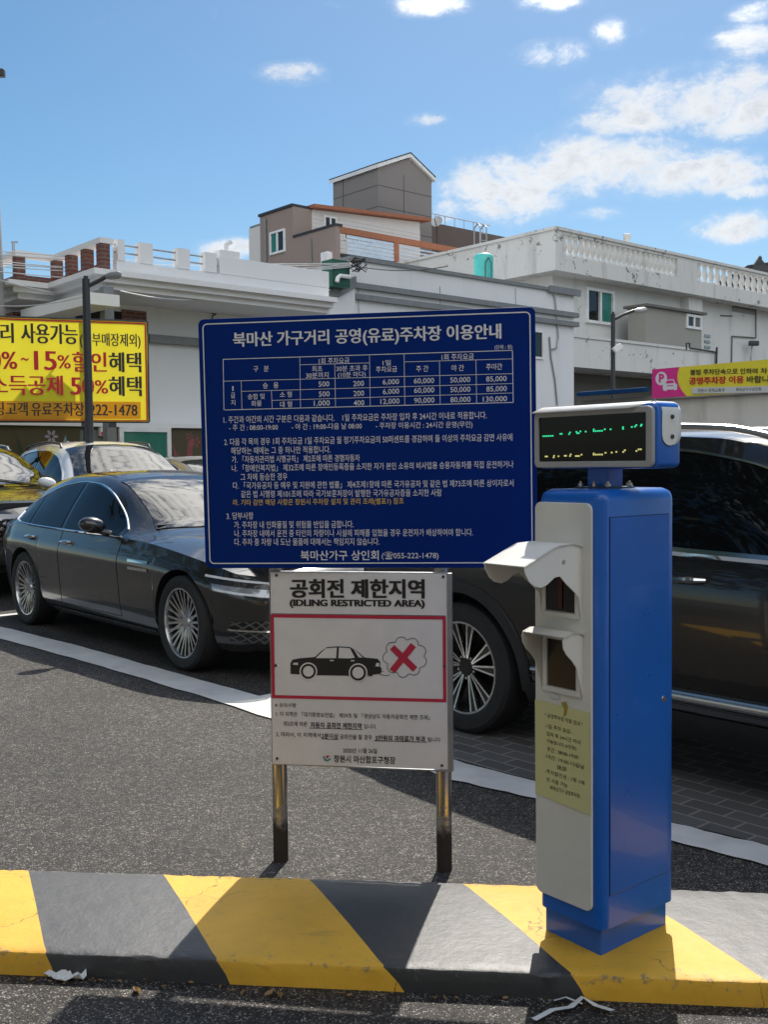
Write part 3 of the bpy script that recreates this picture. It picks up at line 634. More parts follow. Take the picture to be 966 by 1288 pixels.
# service door on the side: a thin raised leaf over a dark gap
m_ = MB(); m_.box((.002, -.0286, KB(.273)), (.2755, -.02, KB(1.3455))); K(m_, 'door_gap', 'kiosk_seam')
m_ = MB(); m_.box((.0045, -.0305, KB(.2755)), (.273, -.0275, KB(1.343))); door = K(m_, 'service_door', 'kiosk_blue', bevel=.001)
m_ = MB(); m_.lathe([(0, .003), (.009, .003), (.010, .001), (.010, 0)], Matrix.Translation((.25, -.0305, KB(.80))) @ Matrix.Rotation(R(90), 4, 'X'), 16); K(m_, 'lock', 'satin', door, smooth=True)
# cream front plate
KF = Plane(KM @ Vector((-.0375, 0, 0)), KM.to_3x3() @ Vector((0, -1, 0)))
m_ = MB()
pp = [Vector((-.028, y, KB(z))) for y, z in rrect(.0035, .226, .2145, 1.384, .022, 6)]
m_.prism(pp, (-.0095, 0, 0)); K(m_, 'front_plate', 'kiosk_cream', bevel=.003, seg=3)
def hood(prof, ya, yb, zoff, name, lip):
    """A folded sheet visor: roof line prof[:r], cheek outline below, cheeks at ya and yb."""
    roof, cheek = prof
    m1 = MB(); t = .003
    # roof sheet
    rr = [[Vector((x, y, KB(z))) for y in (ya - .006, yb + .006)] for x, z in roof]
    m1.grid(rr)
    m1.grid([[q + Vector((0, 0, -t)) for q in r_] for r_ in rr])
    for y, s in ((ya, -1), (yb, 1)):
        o = [Vector((x, y, KB(z))) for x, z in roof + cheek]
        m1.prism(o, (0, s * t, 0))
    return m1
FX = -.0375
upf = [(FX, 1.262), (-.075, 1.272), (-.135, 1.270), (-.150, 1.266), (-.272, 1.222)]
upc = [(-.268, 1.205), (-.252, 1.180), (-.232, 1.166), (-.205, 1.160), (-.182, 1.166), (-.150, 1.184), (-.128, 1.185), (-.100, 1.160), (-.070, 1.138), (-.050, 1.120), (-.045, 1.09), (FX, 1.05)]
dnf = [(FX, 1.013), (-.060, 1.022), (-.085, 1.024), (-.118, 1.014)]
dnc = [(-.124, 1.004), (-.122, .985), (-.108, .965), (-.085, .945), (-.068, .925), (-.060, .90), (-.050, .87), (FX, .83)]
m_ = hood((upf, upc), .040, .186, 0, 'a', 0); K(m_, 'card_slot_hood', 'kiosk_white', smooth=True, angle=35)
m_ = hood((dnf, dnc), .034, .184, 0, 'b', 0); K(m_, 'reader_hood', 'kiosk_cream', smooth=True, angle=35)
m_ = MB(); m_.lathe([(0, .003), (.005, .003), (.006, .001), (.006, 0)], Matrix.Translation((-.115, .036, KB(1.225))) @ Matrix.Rotation(R(90), 4, 'X'), 12); K(m_, 'hood_screw', 'satin', smooth=True)
def kframe(y0, y1, za, zb, w=.012):
    q = MB()
    for a, b in (((y0, za), (y1, za + w)), ((y0, zb - w), (y1, zb)), ((y0, za + w), (y0 + w, zb - w)), ((y1 - w, za + w), (y1, zb - w))): q.box((FX - .007, a[0], KB(a[1])), (FX + .002, b[0], KB(b[1])))
    return q
m_ = kframe(.044, .182, 1.055, 1.255, .014); K(m_, 'slot_frame', 'kiosk_cream', bevel=.0015)
m_ = MB(); m_.box((FX - .0025, .060, KB(1.072)), (FX + .001, .168, KB(1.236))); sl = K(m_, 'card_slot', 'slot_dark')
m_ = MB(); m_.box((FX - .006, .105, KB(1.08)), (FX - .003, .118, KB(1.23))); K(m_, 'slot_light', 'slot_red', sl)
m_ = kframe(.038, .180, .834, 1.006, .016); K(m_, 'reader_frame', 'kiosk_cream', bevel=.0015)
m_ = MB(); m_.box((FX - .0025, .056, KB(.852)), (FX + .001, .162, KB(.988))); K(m_, 'card_reader', 'slot_dark')
# the yellowed paper notice taped to the front plate
MAT['paper_yellow'] = None
mm = bpy.data.materials.new('paper_yellow'); mm.use_nodes = True; kk = N(mm.node_tree); pb = mm.node_tree.nodes['Principled BSDF']
gg = kk.new('ShaderNodeNewGeometry'); kk.put(pb.inputs['Base Color'], kk.mix(kk.noise(gg.outputs['Position'], 7, 5, .6), (.60, .57, .24), (.74, .71, .38))); pb.inputs['Roughness'].default_value = .4; MAT['paper_yellow'] = mm
notice = MB(); notice.poly([KM @ Vector((FX - .0024, y, KB(z))) for y, z in ((.2135, .800), (.0075, .797), (.0045, .505), (.2125, .520))])
paper = notice.build('paper_notice', 'paper_yellow'); tag(paper, 'yellowed paper notice of handwritten looking lines taped low on the kiosk front', 'notice')
npl = Plane(KM @ Vector((FX - .0024, 0, 0)), KM.to_3x3() @ Vector((0, -1, 0)))
m_ = MB()
for s, x0, y0, x1, y1 in (('* 공영주차장 이용 안내 *', 685.5, 898.7, 733.5, 911.3), ('-1일 주차 요금 :', 686, 912.3, 720.4, 920.9), ('입차 후 24시간 이내', 688, 922.4, 730.4, 934), ('적용합니다 (6천원)', 688, 932, 725.4, 942),
        ('주간 : 08:00-19:00', 688.6, 942, 728, 952.6), ('-야간: 19:00-다음날', 686, 950.6, 735.5, 965.2), ('08:00', 701, 964.7, 713, 967.8), ('-주차할인권 : 1회 1매', 686, 969.3, 735.5, 985), ('만 사용 가능', 688, 980, 714.3, 988.4), ('-북마산가구 공영주차장-', 691, 990, 731, 1002)):
    letters(m_, npl, s, x0, y0, x1, y1, 5.6, .0006, .006)
m_.build('lettering', 'print_black', paper)
mat('tape_stain', (.36, .27, .03), .5, vary=.2, vscale=40)
m_ = MB(); m_.poly([npl.px(x, y, .0004) for x, y in ((706, 884), (712, 882), (714.5, 890), (713, 899), (709, 902), (710, 892))]); m_.build('stain', 'tape_stain', paper)
m_ = MB(); m_.poly([npl.px(x, y, .0005) for x, y in ((690, 873), (697, 871), (705, 876), (703, 880), (693, 878))]); m_.build('tape', 'print_grey', paper)
# display head on its post
m_ = MB(); m_.box((.112, .062, KB(1.42)), (.178, .142, KB(1.49))); K(m_, 'neck', 'kiosk_blue', bevel=.004)
m_ = MB(); m_.box((.085, .040, KB(1.4205)), (.205, .165, KB(1.426))); fl = K(m_, 'neck_flange', 'dark_metal', bevel=.001)
for x, y in ((.095, .052), (.095, .102), (.095, .152), (.195, .052), (.195, .152)):
    m_ = MB(); m_.lathe([(0, .016), (.004, .016), (.004, .009), (.009, .009), (.009, .002), (.012, .0)], Matrix.Translation((x, y, KB(1.4262))), 6); K(m_, 'bolt', 'steel', fl)
DX0, DX1, DY0, DY1 = .080, .206, -.122, .320
m_ = MB(); m_.rbox((DX0 + .004, DY0, KB(1.4785)), (DX1, DY1, KB(1.663)), .018, lambda a, b: True, 5); head = K(m_, 'display_case', 'kiosk_blue', smooth=True, angle=50)
# white cover wrapped over the top and down the near end
m_ = MB(); ct = .0035; xi = DX0 + .028; xa = DX1 - .010
def cover_path(o):
    pts = [(DY1 - .004, 1.663 + o), (DY0 + .075, 1.663 + o), (DY0 + .05, 1.663 + o)]
    r = .030
    for i in range(0, 9):
        a = R(90 - 90 * i / 8); pts.append((DY0 + r - r * math.cos(a) - (o if i == 8 else o * math.cos(a)), 1.663 - r + (r + o) * math.sin(a)))
    pts += [(DY0 - o, 1.60), (DY0 - o, 1.575)]
    return pts
A = cover_path(.0035); Bp = cover_path(.0005)
def wx(i): # the end flap has a rounded lower edge
    return (xi, xa)
front = [Vector((DX0 + .002 if i == 0 else DX0 + .004 + (.026 if i > 1 else 0), y, KB(z))) for i, (y, z) in enumerate(A)]
rows = []
for i, (y, z) in enumerate(A):
    f_ = 1.0 if i <= 1 else (.75 if i == 2 else 0.0); x0 = DX0 + .030
    rows.append([Vector((x0 - .050 * f_, y, KB(z - .017 * f_)))] + [Vector((x0 + (xa - x0) * t / 4, y, KB(z))) for t in range(5)])
# rounded tongue at the lower end
zt0 = 1.575; hw = (xa - DX0 - .030) / 2; xc_ = (xa + DX0 + .030) / 2
for j in range(1, 7):
    a = R(90 * j / 6); dz = hw * .72 * math.sin(a); sp = hw * max(.02, math.cos(a) ** .8)
    rows.append([Vector((xc_ - sp, DY0 - .0035, KB(zt0 - dz)))] + [Vector((xc_ + sp * (t / 2 - 1), DY0 - .0035, KB(zt0 - dz))) for t in range(5)])
m_.grid(rows)
cov_ = K(m_, 'top_cover', 'kiosk_white', smooth=True, angle=45); sm = cov_.modifiers.new('sheet', 'SOLIDIFY'); sm.thickness = .003; sm.offset = -1
for z in (1.622, 1.567):
    m_ = MB(); m_.lathe([(0, .005), (.005, .005), (.007, .002), (.007, 0)], Matrix.Translation((xc_, DY0 - .0037, KB(z))) @ Matrix.Rotation(R(90), 4, 'X'), 6); K(m_, 'cover_screw', 'dark_metal', cov_)
# screen bezel and LED screen
m_ = MB(); o_ = rrect(DY0 + .004, 1.4825, DY1 - .003, 1.6515, .017, 5); i_ = rrect(DY0 + .026, 1.5005, DY1 - .020, 1.634, .004, 5); k = len(o_)
vs = [Vector((x, y, KB(z))) for x, ring in ((DX0 + .006, o_), (DX0 - .007, o_), (DX0 - .007, i_), (DX0 + .006, i_)) for y, z in ring]
m_.add(vs, [(r_ * k + i, r_ * k + (i + 1) % k, (r_ + 1) * k + (i + 1) % k, (r_ + 1) * k + i) for r_ in range(3) for i in range(k)])
K(m_, 'screen_bezel', 'frame_grey', smooth=True, angle=40, bevel=.002)
m_ = MB(); m_.box((DX0 - .001, DY0 + .024, KB(1.499)), (DX0 + .005, DY1 - .018, KB(1.6355))); scr = K(m_, 'led_screen', 'screen_black')
dpl = Plane(KM @ Vector((DX0 - .001, 0, 0)), KM.to_3x3() @ Vector((0, -1, 0)))
S2 = lambda x, y: (600 + x / 3.45, 480 + y / 3.45)
def leds(lst, name, mt):
    q = MB()
    for (x0, x1, y) in lst:
        u0, w = dpl.hit(*S2(x0, y)); u1, _ = dpl.hit(*S2(x1, y)); k = max(1, round((u1 - u0) / .0072))
        for i in range(k):
            a = u0 + (u1 - u0) * i / k; q.poly([dpl.pt(a, w - .0022, .0008), dpl.pt(a + .0062, w - .0022, .0008), dpl.pt(a + .0062, w + .0022, .0008), dpl.pt(a, w + .0022, .0008)])
    K_ = q.build(name, mt, scr); return K_
leds([(286, 335, 237), (360, 372, 227), (398, 404, 228), (402, 411, 221), (430, 437, 218), (433, 447, 224), (447, 456, 216), (470, 482, 217), (505, 514, 208), (505, 550, 215), (553, 565, 207), (578, 590, 207), (632, 638, 205), (632, 645, 198), (670, 680, 197), (684, 694, 195), (690, 695, 189), (710, 722, 192), (712, 720, 187)], 'green_dots', 'led_green')
leds([(296, 309, 325), (331, 336, 329), (333, 341, 322), (352, 363, 324), (379, 391, 322), (402, 411, 323), (405, 410, 316), (427, 448, 323), (452, 464, 317), (505, 512, 312), (505, 550, 317), (556, 566, 309), (583, 593, 308), (603, 613, 305), (633, 646, 305), (640, 647, 298), (690, 703, 301), (700, 718, 294)], 'amber_dots', 'led_amber')

# ------------------------------------------------------------------ litter by the kerb
def crumple(name, pts, z, mt, label, cat, amp=.012, n=9, seed=1, thick=.0):
    rr = random.Random(seed); m_ = MB(); q = [G(*p, 0) for p in pts]; rows = []
    for i in range(n):
        rows.append([q[0].lerp(q[1], j / (n - 1)).lerp(q[3].lerp(q[2], j / (n - 1)), i / (n - 1)) + Vector((rr.uniform(-.4, .4) * amp, rr.uniform(-.4, .4) * amp, z + abs(rr.gauss(0, amp)))) for j in range(n)])
    m_.grid(rows); return tag(m_.build(name, mt), label, cat)
crumple('tissue', [(54, 1229), (104, 1218), (109, 1236), (72, 1238)], .006, 'paper', 'crumpled white tissue lying against the foot of the kerb', 'tissue', .010, 9, 4)
def strip(name, pl, wid, label):
    m_ = MB(); a = []; b = []
    q = [G(*p, 0) for p in pl]
    for i, p in enumerate(q):
        d_ = (q[min(i + 1, len(q) - 1)] - q[max(i - 1, 0)]).normalized(); s = Vector((-d_.y, d_.x, 0)) * wid / 2; h = .006 + .010 * (i % 2)
        a.append(p + s + Vector((0, 0, h))); b.append(p - s + Vector((0, 0, h + .004)))
    m_.grid([a, b]); return tag(m_.build(name, 'paper'), label, 'paper strip')
strip('paper_strip', [(672, 1286), (695, 1278), (718, 1270), (733, 1262), (750, 1268), (771, 1279)], .022, 'folded white paper strip lying on the asphalt below the kiosk')
strip('paper_strip', [(697, 1262), (712, 1262), (733, 1266)], .015, 'short torn white paper strip beside the folded one below the kiosk')
lab = {0: 'pale curled dry leaf lying out on the lit asphalt before the kerb', 1: 'small dry leaf at the foot of the black kerb stripe', 2: 'brown dry leaf at the foot of the middle yellow stripe'}
spots = [(172, 1249, .030, 0), (184, 1233, .016, 1), (125, 1235, .014, 1), (277, 1243, .014, 1), (305, 1251, .018, 2), (338, 1253, .022, 2), (352, 1254, .024, 2), (560, 1258, .012, 1), (548, 1257, .012, 1), (240, 1238, .012, 1), (440, 1254, .012, 2), (150, 1236, .010, 1)]
rl = random.Random(12)
for i in range(16):
    x = rl.uniform(20, 700); spots.append((x, 1227 + x * .0475 + rl.uniform(0, 7), rl.uniform(.007, .014), 1 if (72 < x < 290 or 511 < x < 740) else 3))
lab[3] = 'tiny dry leaf scrap at the foot of a yellow kerb stripe'
for i, (x, y, s, k) in enumerate(spots):
    rr = random.Random(i); q = G(x, y, 0); a = rr.uniform(0, 6.28); m_ = MB(); rows = []
    for u in range(5):
        t = u / 4; w = math.sin(math.pi * (.08 + .84 * t)) * s * .35
        c = q + Vector((math.cos(a), math.sin(a), 0)) * s * (t - .5) * 1.3
        n_ = Vector((-math.sin(a), math.cos(a), 0)); rows.append([c - n_ * w + Vector((0, 0, .004 + s * .35)), c + Vector((0, 0, .003)), c + n_ * w + Vector((0, 0, .003 + s * .25))])
    m_.grid(rows); tag(m_.build('dry_leaf', 'leaf_dry', smooth=True), lab[k], 'leaf', 'dry leaves along the kerb' )

# ------------------------------------------------------------------ vehicles
def pchip(pts):
    xs = np.array([p[0] for p in pts], float); ys_ = np.array([p[1] for p in pts], float)
    o = np.argsort(xs); xs, ys_ = xs[o], ys_[o]; h = np.diff(xs); d = np.diff(ys_) / h; m_ = np.zeros_like(xs)
    for i in range(1, len(xs) - 1):
        if d[i - 1] * d[i] > 0:
            w1, w2 = 2 * h[i] + h[i - 1], h[i] + 2 * h[i - 1]; m_[i] = (w1 + w2) / (w1 / d[i - 1] + w2 / d[i])
    m_[0], m_[-1] = d[0], d[-1]
    def f(x):
        x = min(max(x, xs[0]), xs[-1]); i = min(max(int(np.searchsorted(xs, x) - 1), 0), len(h) - 1); t = (x - xs[i]) / h[i]
        return float(ys_[i] * (1 + 2 * t) * (1 - t) ** 2 + h[i] * m_[i] * t * (1 - t) ** 2 + ys_[i + 1] * t * t * (3 - 2 * t) + h[i] * m_[i + 1] * t * t * (t - 1))
    return f

class CarShape:
    OFF = [(0, -.085), (.10, -.035), (.30, -.012), (.55, 0), (.75, -.004), (.9, -.022), (1, -.05)]
    def __init__(s, sp):
        s.sp = sp; s.w, s.belt, s.wr, s.zr, s.zt = (pchip(sp[k]) for k in ('w', 'belt', 'wr', 'zr', 'zt'))
        s.off = pchip(sp.get('off', s.OFF)); s.zb = pchip(sp['zb']); s.x0, s.x1 = sp['w'][0][0], sp['w'][-1][0]
        s.ax = (0.0, sp['wb']); s.ar = sp['arch']; s.rw = sp['rw']
    def side(s, x, z):
        b, B = s.zb(x), s.belt(x)
        if z <= B:
            return s.w(x) + s.off((z - b) / (B - b))
        zr = s.zr(x); t = min(1, (z - B) / max(1e-4, zr - B)); yb = s.w(x) + s.off(1)
        return yb + (s.wr(x) - yb) * t + .014 * math.sin(math.pi * t) * min(1, (zr - B) * 4)
    def top(s, x, y):
        wr = s.wr(x); q = min(1, abs(y) / wr); zr, zt = s.zr(x), s.zt(x)
        return zr + (zt - zr) * (1 - q ** 2.3) ** .75
    def bottom(s, x):
        z = s.zb(x)
        for a in s.ax:
            if abs(x - a) < s.ar: z = max(z, s.rw + math.sqrt(s.ar ** 2 - (x - a) ** 2))
        return z
    def section(s, x, n1=15, n2=6, n3=9):
        b, B = s.bottom(x), s.belt(x); o = []
        b = min(b, B - .05)
        for i in range(n1): z = b + (B - b) * i / (n1 - 1); o.append((s.side(x, z), z))
        zr = s.zr(x)
        for i in range(1, n2 + 1): z = B + (zr - B) * i / n2; o.append((s.side(x, z), z))
        for i in range(1, n3 + 1): y = s.wr(x) * (1 - i / n3); o.append((y, s.top(x, y)))
        return o
    def stations(s):
        st = list(np.arange(s.x0, s.x1, .04)) + [s.x1]
        for a in s.ax:
            for e in (-1, 1): st += [a + e * (s.ar + .0005), a + e * (s.ar - .002), a + e * (s.ar - .012), a + e * (s.ar - .03)]
        k = .0
        for i in range(8): st += [s.x1 - .012 * i, s.x0 + .012 * i]
        return sorted(set(round(float(q), 4) for q in st if s.x0 <= q <= s.x1))
    def shell(s):
        m_ = MB(); st = s.stations()
        for sg in (1, -1):
            m_.grid([[Vector((x, sg * y, z)) for y, z in s.section(x)] for x in st])
        for x in (st[0], st[-1]):
            o = s.section(x); m_.poly([Vector((x, y, z)) for y, z in o] + [Vector((x, -y, z)) for y, z in o[-2::-1]])
        return m_
    def patch(s, sg, xa, xb, lo, hi, off, nx=26, nz=8):
        """Sheet lying off metres outside the flank between x=xa(t)..xb(t) (t up the sheet) and z=lo(x)..hi(x)."""
        f = lambda q, v: q(v) if callable(q) else q
        rows = []
        for j in range(nz + 1):
            t = j / nz; r_ = []
            A, B = f(xa, t), f(xb, t)
            for i in range(nx + 1):
                x = A + (B - A) * i / nx; zl, zh = f(lo, x), f(hi, x); z = zl + (zh - zl) * t; z = min(z, s.zr(x) - .001) if s.zr(x) > s.belt(x) + .1 else z
                r_.append(Vector((x, sg * (s.side(x, z) + off), z)))
            rows.append(r_)
        return rows
    def perim(s, z):
        pts = []
        for x in list(np.linspace(s.x1 - 1.0, s.x1 - .1, 30)) + list(np.linspace(s.x1 - .09, s.x1, 20)): pts.append((float(x), s.side(float(x), min(z, s.belt(float(x))))))
        y0 = pts[-1][1]
        for i in range(1, 13): pts.append((s.x1, y0 * (1 - i / 12)))
        d = [0]
        for a, b in zip(pts[::-1], pts[-2::-1]): d.append(d[-1] + math.hypot(a[0] - b[0], a[1] - b[1]))
        return pts[::-1], d
    def nose(s, sg, d0, d1, lo, hi, off, nx=20, nz=4):
        """Sheet wrapped round the front, d0..d1 metres along the perimeter from the centre line."""
        f = lambda q, v: q(v) if callable(q) else q
        rows = []
        for j in range(nz + 1):
            r_ = []
            for i in range(nx + 1):
                t = i / nx; D = d0 + (d1 - d0) * t; z = f(lo, t) + (f(hi, t) - f(lo, t)) * j / nz
                p, d = s.perim(z); k = int(np.searchsorted(d, abs(D))); k = min(max(k, 1), len(p) - 1)
                q = (abs(D) - d[k - 1]) / max(1e-6, d[k] - d[k - 1]); x = p[k - 1][0] + (p[k][0] - p[k - 1][0]) * q; y = p[k - 1][1] + (p[k][1] - p[k - 1][1]) * q
                tx, ty = p[k][0] - p[k - 1][0], p[k][1] - p[k - 1][1]; L = math.hypot(tx, ty) or 1; nxn, nyn = ty / L, -tx / L
                r_.append(Vector((x + abs(nxn) * off, sg * (y + abs(nyn) * off), z)))
            rows.append(r_)
        return rows

def wheel(root, x, y, r, wid, rr, style, sg):
    T = Matrix.Translation((x, y, r)) @ Matrix.Rotation(R(-90 * sg), 4, 'X')   # local z -> outward (sg*y)
    h = wid / 2; m_ = MB()
    prof = [(rr - .012, -h * .8), (rr + .01, -h), (r - .03, -h), (r - .008, -h * .86), (r, -h * .6), (r, h * .6), (r - .008, h * .86), (r - .03, h), (rr + .035, h * 1.0), (rr + .012, h * .96), (rr - .004, h * .86)]
    m_.lathe(prof, T, 44); w = m_.build('wheel', 'tyre', root, local=True, smooth=True, angle=30)
    m_ = MB(); m_.lathe([(rr + .003, h * .80), (rr + .004, h * .90), (rr - .008, h * .90), (rr - .016, h * .70), (rr - .02, 0)], T, 44, 0)
    m_.lathe([(rr - .02, .0), (.0, .0)], T, 44, 1); m_.lathe([(.0, h * .62), (.045, h * .62), (.062, h * .52), (.066, h * .2)], T, 24, 0 if style != 'suv' else 1)
    def spoke(a0, a1, w0, w1, z0, z1, mi, r0=.05, r1=None, th=.022):
        r1 = r1 or rr - .010
        A = Vector((math.cos(a0) * r0, math.sin(a0) * r0, z0)); B = Vector((math.cos(a1) * r1, math.sin(a1) * r1, z1))
        d_ = (B - A); n_ = Vector((-d_.y, d_.x, 0)).normalized()
        c = [A - n_ * w0 / 2, B - n_ * w1 / 2, B + n_ * w1 / 2, A + n_ * w0 / 2]
        lo = [q - Vector((0, 0, th)) for q in c]; m_.hexa([T @ q for q in lo + c], mi)
    if style == 'multi':
        n_ = 8
        for i in range(n_):
            a = 2 * math.pi * i / n_
            for e in (-1, 1):
                spoke(a + e * .05, a + e * .12, .021, .015, h * .55, h * .80, 0)
                spoke(a + e * .16, a + e * .44, .018, .013, h * .55, h * .78, 0, r0=.062)
    else:
        n_ = 5
        for i in range(n_):
            a = 2 * math.pi * i / n_ + .32
            for e in (-1, 1):
                spoke(a + e * .20, a + e * .27, .030, .044, h * .58, h * .84, 1, th=.035)
                spoke(a + e * .26, a + e * .36, .008, .012, h * .60, h * .865, 0, th=.02); spoke(a + e * .13, a + e * .17, .008, .012, h * .60, h * .865, 0, th=.02)
        for i in range(5):
            a = 2 * math.pi * i / 5 + .32 + math.pi / 5
            m_.lathe([(0, h * .60), (.008, h * .60), (.009, h * .5)], T @ Matrix.Translation((.062 * math.cos(a), .062 * math.sin(a), 0)), 8, 0)
    m_.build('rim', ['rim_silver', 'rim_dark'], w, local=True, smooth=True, angle=30)
    return w

def make_car(name, label, cat, loc, heading, sp, paintm, detail=1):
    """heading: unit vector the car faces; origin on the ground under the rear axle."""
    root = thing(name, label, cat, loc, math.atan2(heading.y, heading.x), 'cars parked in the bays')
    s = CarShape(sp); L = lambda m_, nm, mt, par=root, **k: m_.build(nm, mt, par, local=True, **k)
    body_ = L(s.shell(), 'body', paintm, smooth=True, angle=48, doubles=True)
    m_ = MB(); m_.box((s.x0 + .12, -.66, .20), (s.x1 - .16, .66, s.belt(1) - .12)); L(m_, 'underbody', 'black_plastic')
    for a in s.ax:
        for sg in (1, -1):
            m_ = MB(); rows = []
            for i in range(25):
                an = math.pi * i / 24; R_ = s.ar + .002; x = a + R_ * math.cos(an); z = s.rw + R_ * math.sin(an)
                yo = s.side(min(max(x, s.x0), s.x1), z) - .004; rows.append([Vector((x, sg * yo, z)), Vector((x, sg * (yo - .28), z))])
            m_.grid(rows); L(m_, 'wheel_liner', 'black_plastic', smooth=True)
            if sp.get('cladding'):
                m_ = MB(); rows = []
                for i in range(31):
                    an = math.pi * (i / 30 * 1.10 - .05); row = []
                    for Rr, o in ((s.ar - .004, -.02), (s.ar - .002, .012), (s.ar + .03, .014), (s.ar + .062, .012), (s.ar + .066, .0)):
                        x = a + Rr * math.cos(an); z = s.rw + Rr * math.sin(an); row.append(Vector((x, sg * (s.side(min(max(x, s.x0), s.x1), max(z, s.zb(x))) + o), z)))
                    rows.append(row)
                m_.grid(rows); L(m_, 'arch_cladding', 'black_plastic', smooth=True)
            wheel(root, a, sg * (s.w(1.2) - .012 - sp['tw'] / 2), s.rw, sp['tw'], sp['rr'], sp['style'], sg)
    dlo = sp['dlo']; hi, lo = pchip(dlo['hi']), pchip(dlo['lo']); xr, xf = dlo['hi'][0][0], dlo['hi'][-1][0]
    for sg in (1, -1):
        m_ = MB(); m_.grid(s.patch(sg, xr, xf, lo, hi, .003, 40, 6)); L(m_, 'window_surround', 'black_gloss', smooth=True)
        for (a, b) in dlo['panes']:
            m_ = MB(); m_.grid(s.patch(sg, a, b, lambda x: lo(x) + .012, lambda x: max(hi(x) - .014, lo(x) + .013), .0075, 24, 6)); L(m_, 'window', 'car_glass', smooth=True)
        m_ = MB(); up = []; n_ = 44
        for i in range(n_ + 1):
            x = xr + (xf - xr) * i / n_; up.append(Vector((x, sg * (s.side(x, min(hi(x), s.zr(x))) + .006), hi(x))))
        dn = []
        for i in range(n_ + 1):
            x = xf + (xr - xf) * i / n_; dn.append(Vector((x, sg * (s.side(x, lo(x)) + .006), lo(x))))
        m_.tube(up, .0085, 6); m_.tube(dn, sp.get('belt_trim', .008), 6); m_.tube([up[0], dn[-1]], .012, 6); L(m_, 'window_trim', 'chrome', smooth=True)
        for k, (nm, xa0, xa1, xb0, xb1, zlo) in enumerate(sp['doors']):
            fa = lambda t, a=xa0, b=xa1: a + (b - a) * t
            fb = lambda t, a=xb0, b=xb1: a + (b - a) * t
            zz = lambda x, z=zlo: max(z, s.bottom(x) + .03)
            hh = lambda x: lo(x) - .016
            fa2 = lambda t: fa(t) - .006
            fb2 = lambda t: fb(t) + .006
            m_ = MB(); m_.grid(s.patch(sg, fa2, fb2, lambda x: zz(x) - .006, lambda x: hh(x) + .004, .0006, 22, 12)); L(m_, 'door_gap', 'black_void', smooth=True)
            m_ = MB(); m_.grid(s.patch(sg, fa, fb, zz, hh, .0028, 22, 12)); dr = L(m_, 'door', paintm, smooth=True)
            hx = sp['handles'][k]; hz = sp['hz'](hx)
            m_ = MB(); yy = s.side(hx, hz)
            pts = [Vector((hx + .11 * (t / 6 - .5) * 2, sg * (yy + .010 + .030 * math.sin(math.pi * t / 6) ** .5), hz + .004 * (t / 6))) for t in range(7)]
            m_.tube(pts, [.010, .015, .017, .017, .017, .015, .010], 8); L(m_, 'handle', 'chrome', dr, smooth=True)
        if 'sill' in sp:
            z0_, z1_ = sp['sill']; m_ = MB(); m_.grid(s.patch(sg, s.ar + .04, sp['wb'] - s.ar - .04, z0_, z1_, .010, 26, 3)); L(m_, 'sill_trim', sp.get('sillm', 'chrome'), smooth=True)
        if 'clad_low' in sp:
            m_ = MB(); m_.grid(s.patch(sg, s.ar + .02, sp['wb'] - s.ar - .02, lambda x: s.zb(x), sp['clad_low'], .008, 26, 4)); L(m_, 'sill_cladding', 'black_plastic', smooth=True)
        # mirror
        mx, mz = sp['mirror']; my = s.side(mx, mz - .02)
        m_ = MB(); bm = bmesh.new(); bmesh.ops.create_uvsphere(bm, u_segments=18, v_segments=12, radius=1)
        for v in bm.verts:
            v.co.x = max(v.co.x, -.55); v.co = Vector((mx + .03 + v.co.x * .088, sg * (my + .135 + v.co.y * .112), mz + .068 + v.co.z * .068 + .012 * v.co.y))
        bm.verts.index_update(); m_.add([v.co.copy() for v in bm.verts], [[v.index for v in f.verts] for f in bm.faces]); bm.free()
        mir = L(m_, 'mirror', sp.get('mirror_m', paintm), smooth=True)
        m_ = MB(); m_.tube([Vector((mx + .05, sg * (my - .02), mz - .015)), Vector((mx + .04, sg * (my + .06), mz + .012)), Vector((mx + .03, sg * (my + .11), mz + .03))], [.03, .024, .026], 8); L(m_, 'mirror_arm', 'black_gloss', mir, smooth=True)
    # windscreen, rear window
    ca, he = sp['cowl'], sp['header']
    def screen(xa, xb, ka, kb, nm, inset):
        m_ = MB(); rows = []
        for i in range(15):
            t = i / 14; row = []
            for j in range(21):
                q = j / 10 - 1; x = (xa - ka * q * q) * (1 - t) + (xb - kb * q * q) * t; y = q * (s.wr(x) - inset); row.append(Vector((x, y, s.top(x, y) + .007)))
            rows.append(row)
        m_.grid(rows); return L(m_, nm, 'screen_glass', smooth=True)
    ws = screen(ca, he, .20, .03, 'windshield', .045)
    screen(sp['rear'][0], sp['rear'][1], -.05, -.03, 'rear_window', .06)
    m_ = MB()
    for x_, l_ in ((ca - .03, .62), (ca - .05, .55)):
        a = Vector((x_, -.05 if l_ > .6 else .45, 0)); b = Vector((x_ - .20, a.y - l_, 0))
        for q in (a, b): q.z = s.top(q.x, min(abs(q.y), s.wr(q.x) - .03)) + .018
        m_.tube([a, b], .008, 5)
    L(m_, 'wiper', 'black_plastic')
    m_ = MB(); xx = sp['ant']; m_.prism([Vector((xx - .07, 0, s.top(xx - .07, 0))), Vector((xx + .10, 0, s.top(xx + .1, 0) - .01)), Vector((xx + .02, 0, s.top(xx, 0) + .03)), Vector((xx - .05, 0, s.top(xx, 0) + .065))], (0, .025, 0)); L(m_, 'antenna_fin', paintm)
    if 'rails' in sp:
        for sg in (1, -1):
            m_ = MB(); a, b = sp['rails']; pts = []
            for i in range(33):
                x = a + (b - a) * i / 32; y = sg * (s.wr(x) - .035); e = min(i, 32 - i); pts.append(Vector((x, y, s.top(x, y) + (.038 if e > 0 else -.005))))
            m_.tube(pts, .017, 8); L(m_, 'roof_rail', sp.get('railm', 'satin'), smooth=True)
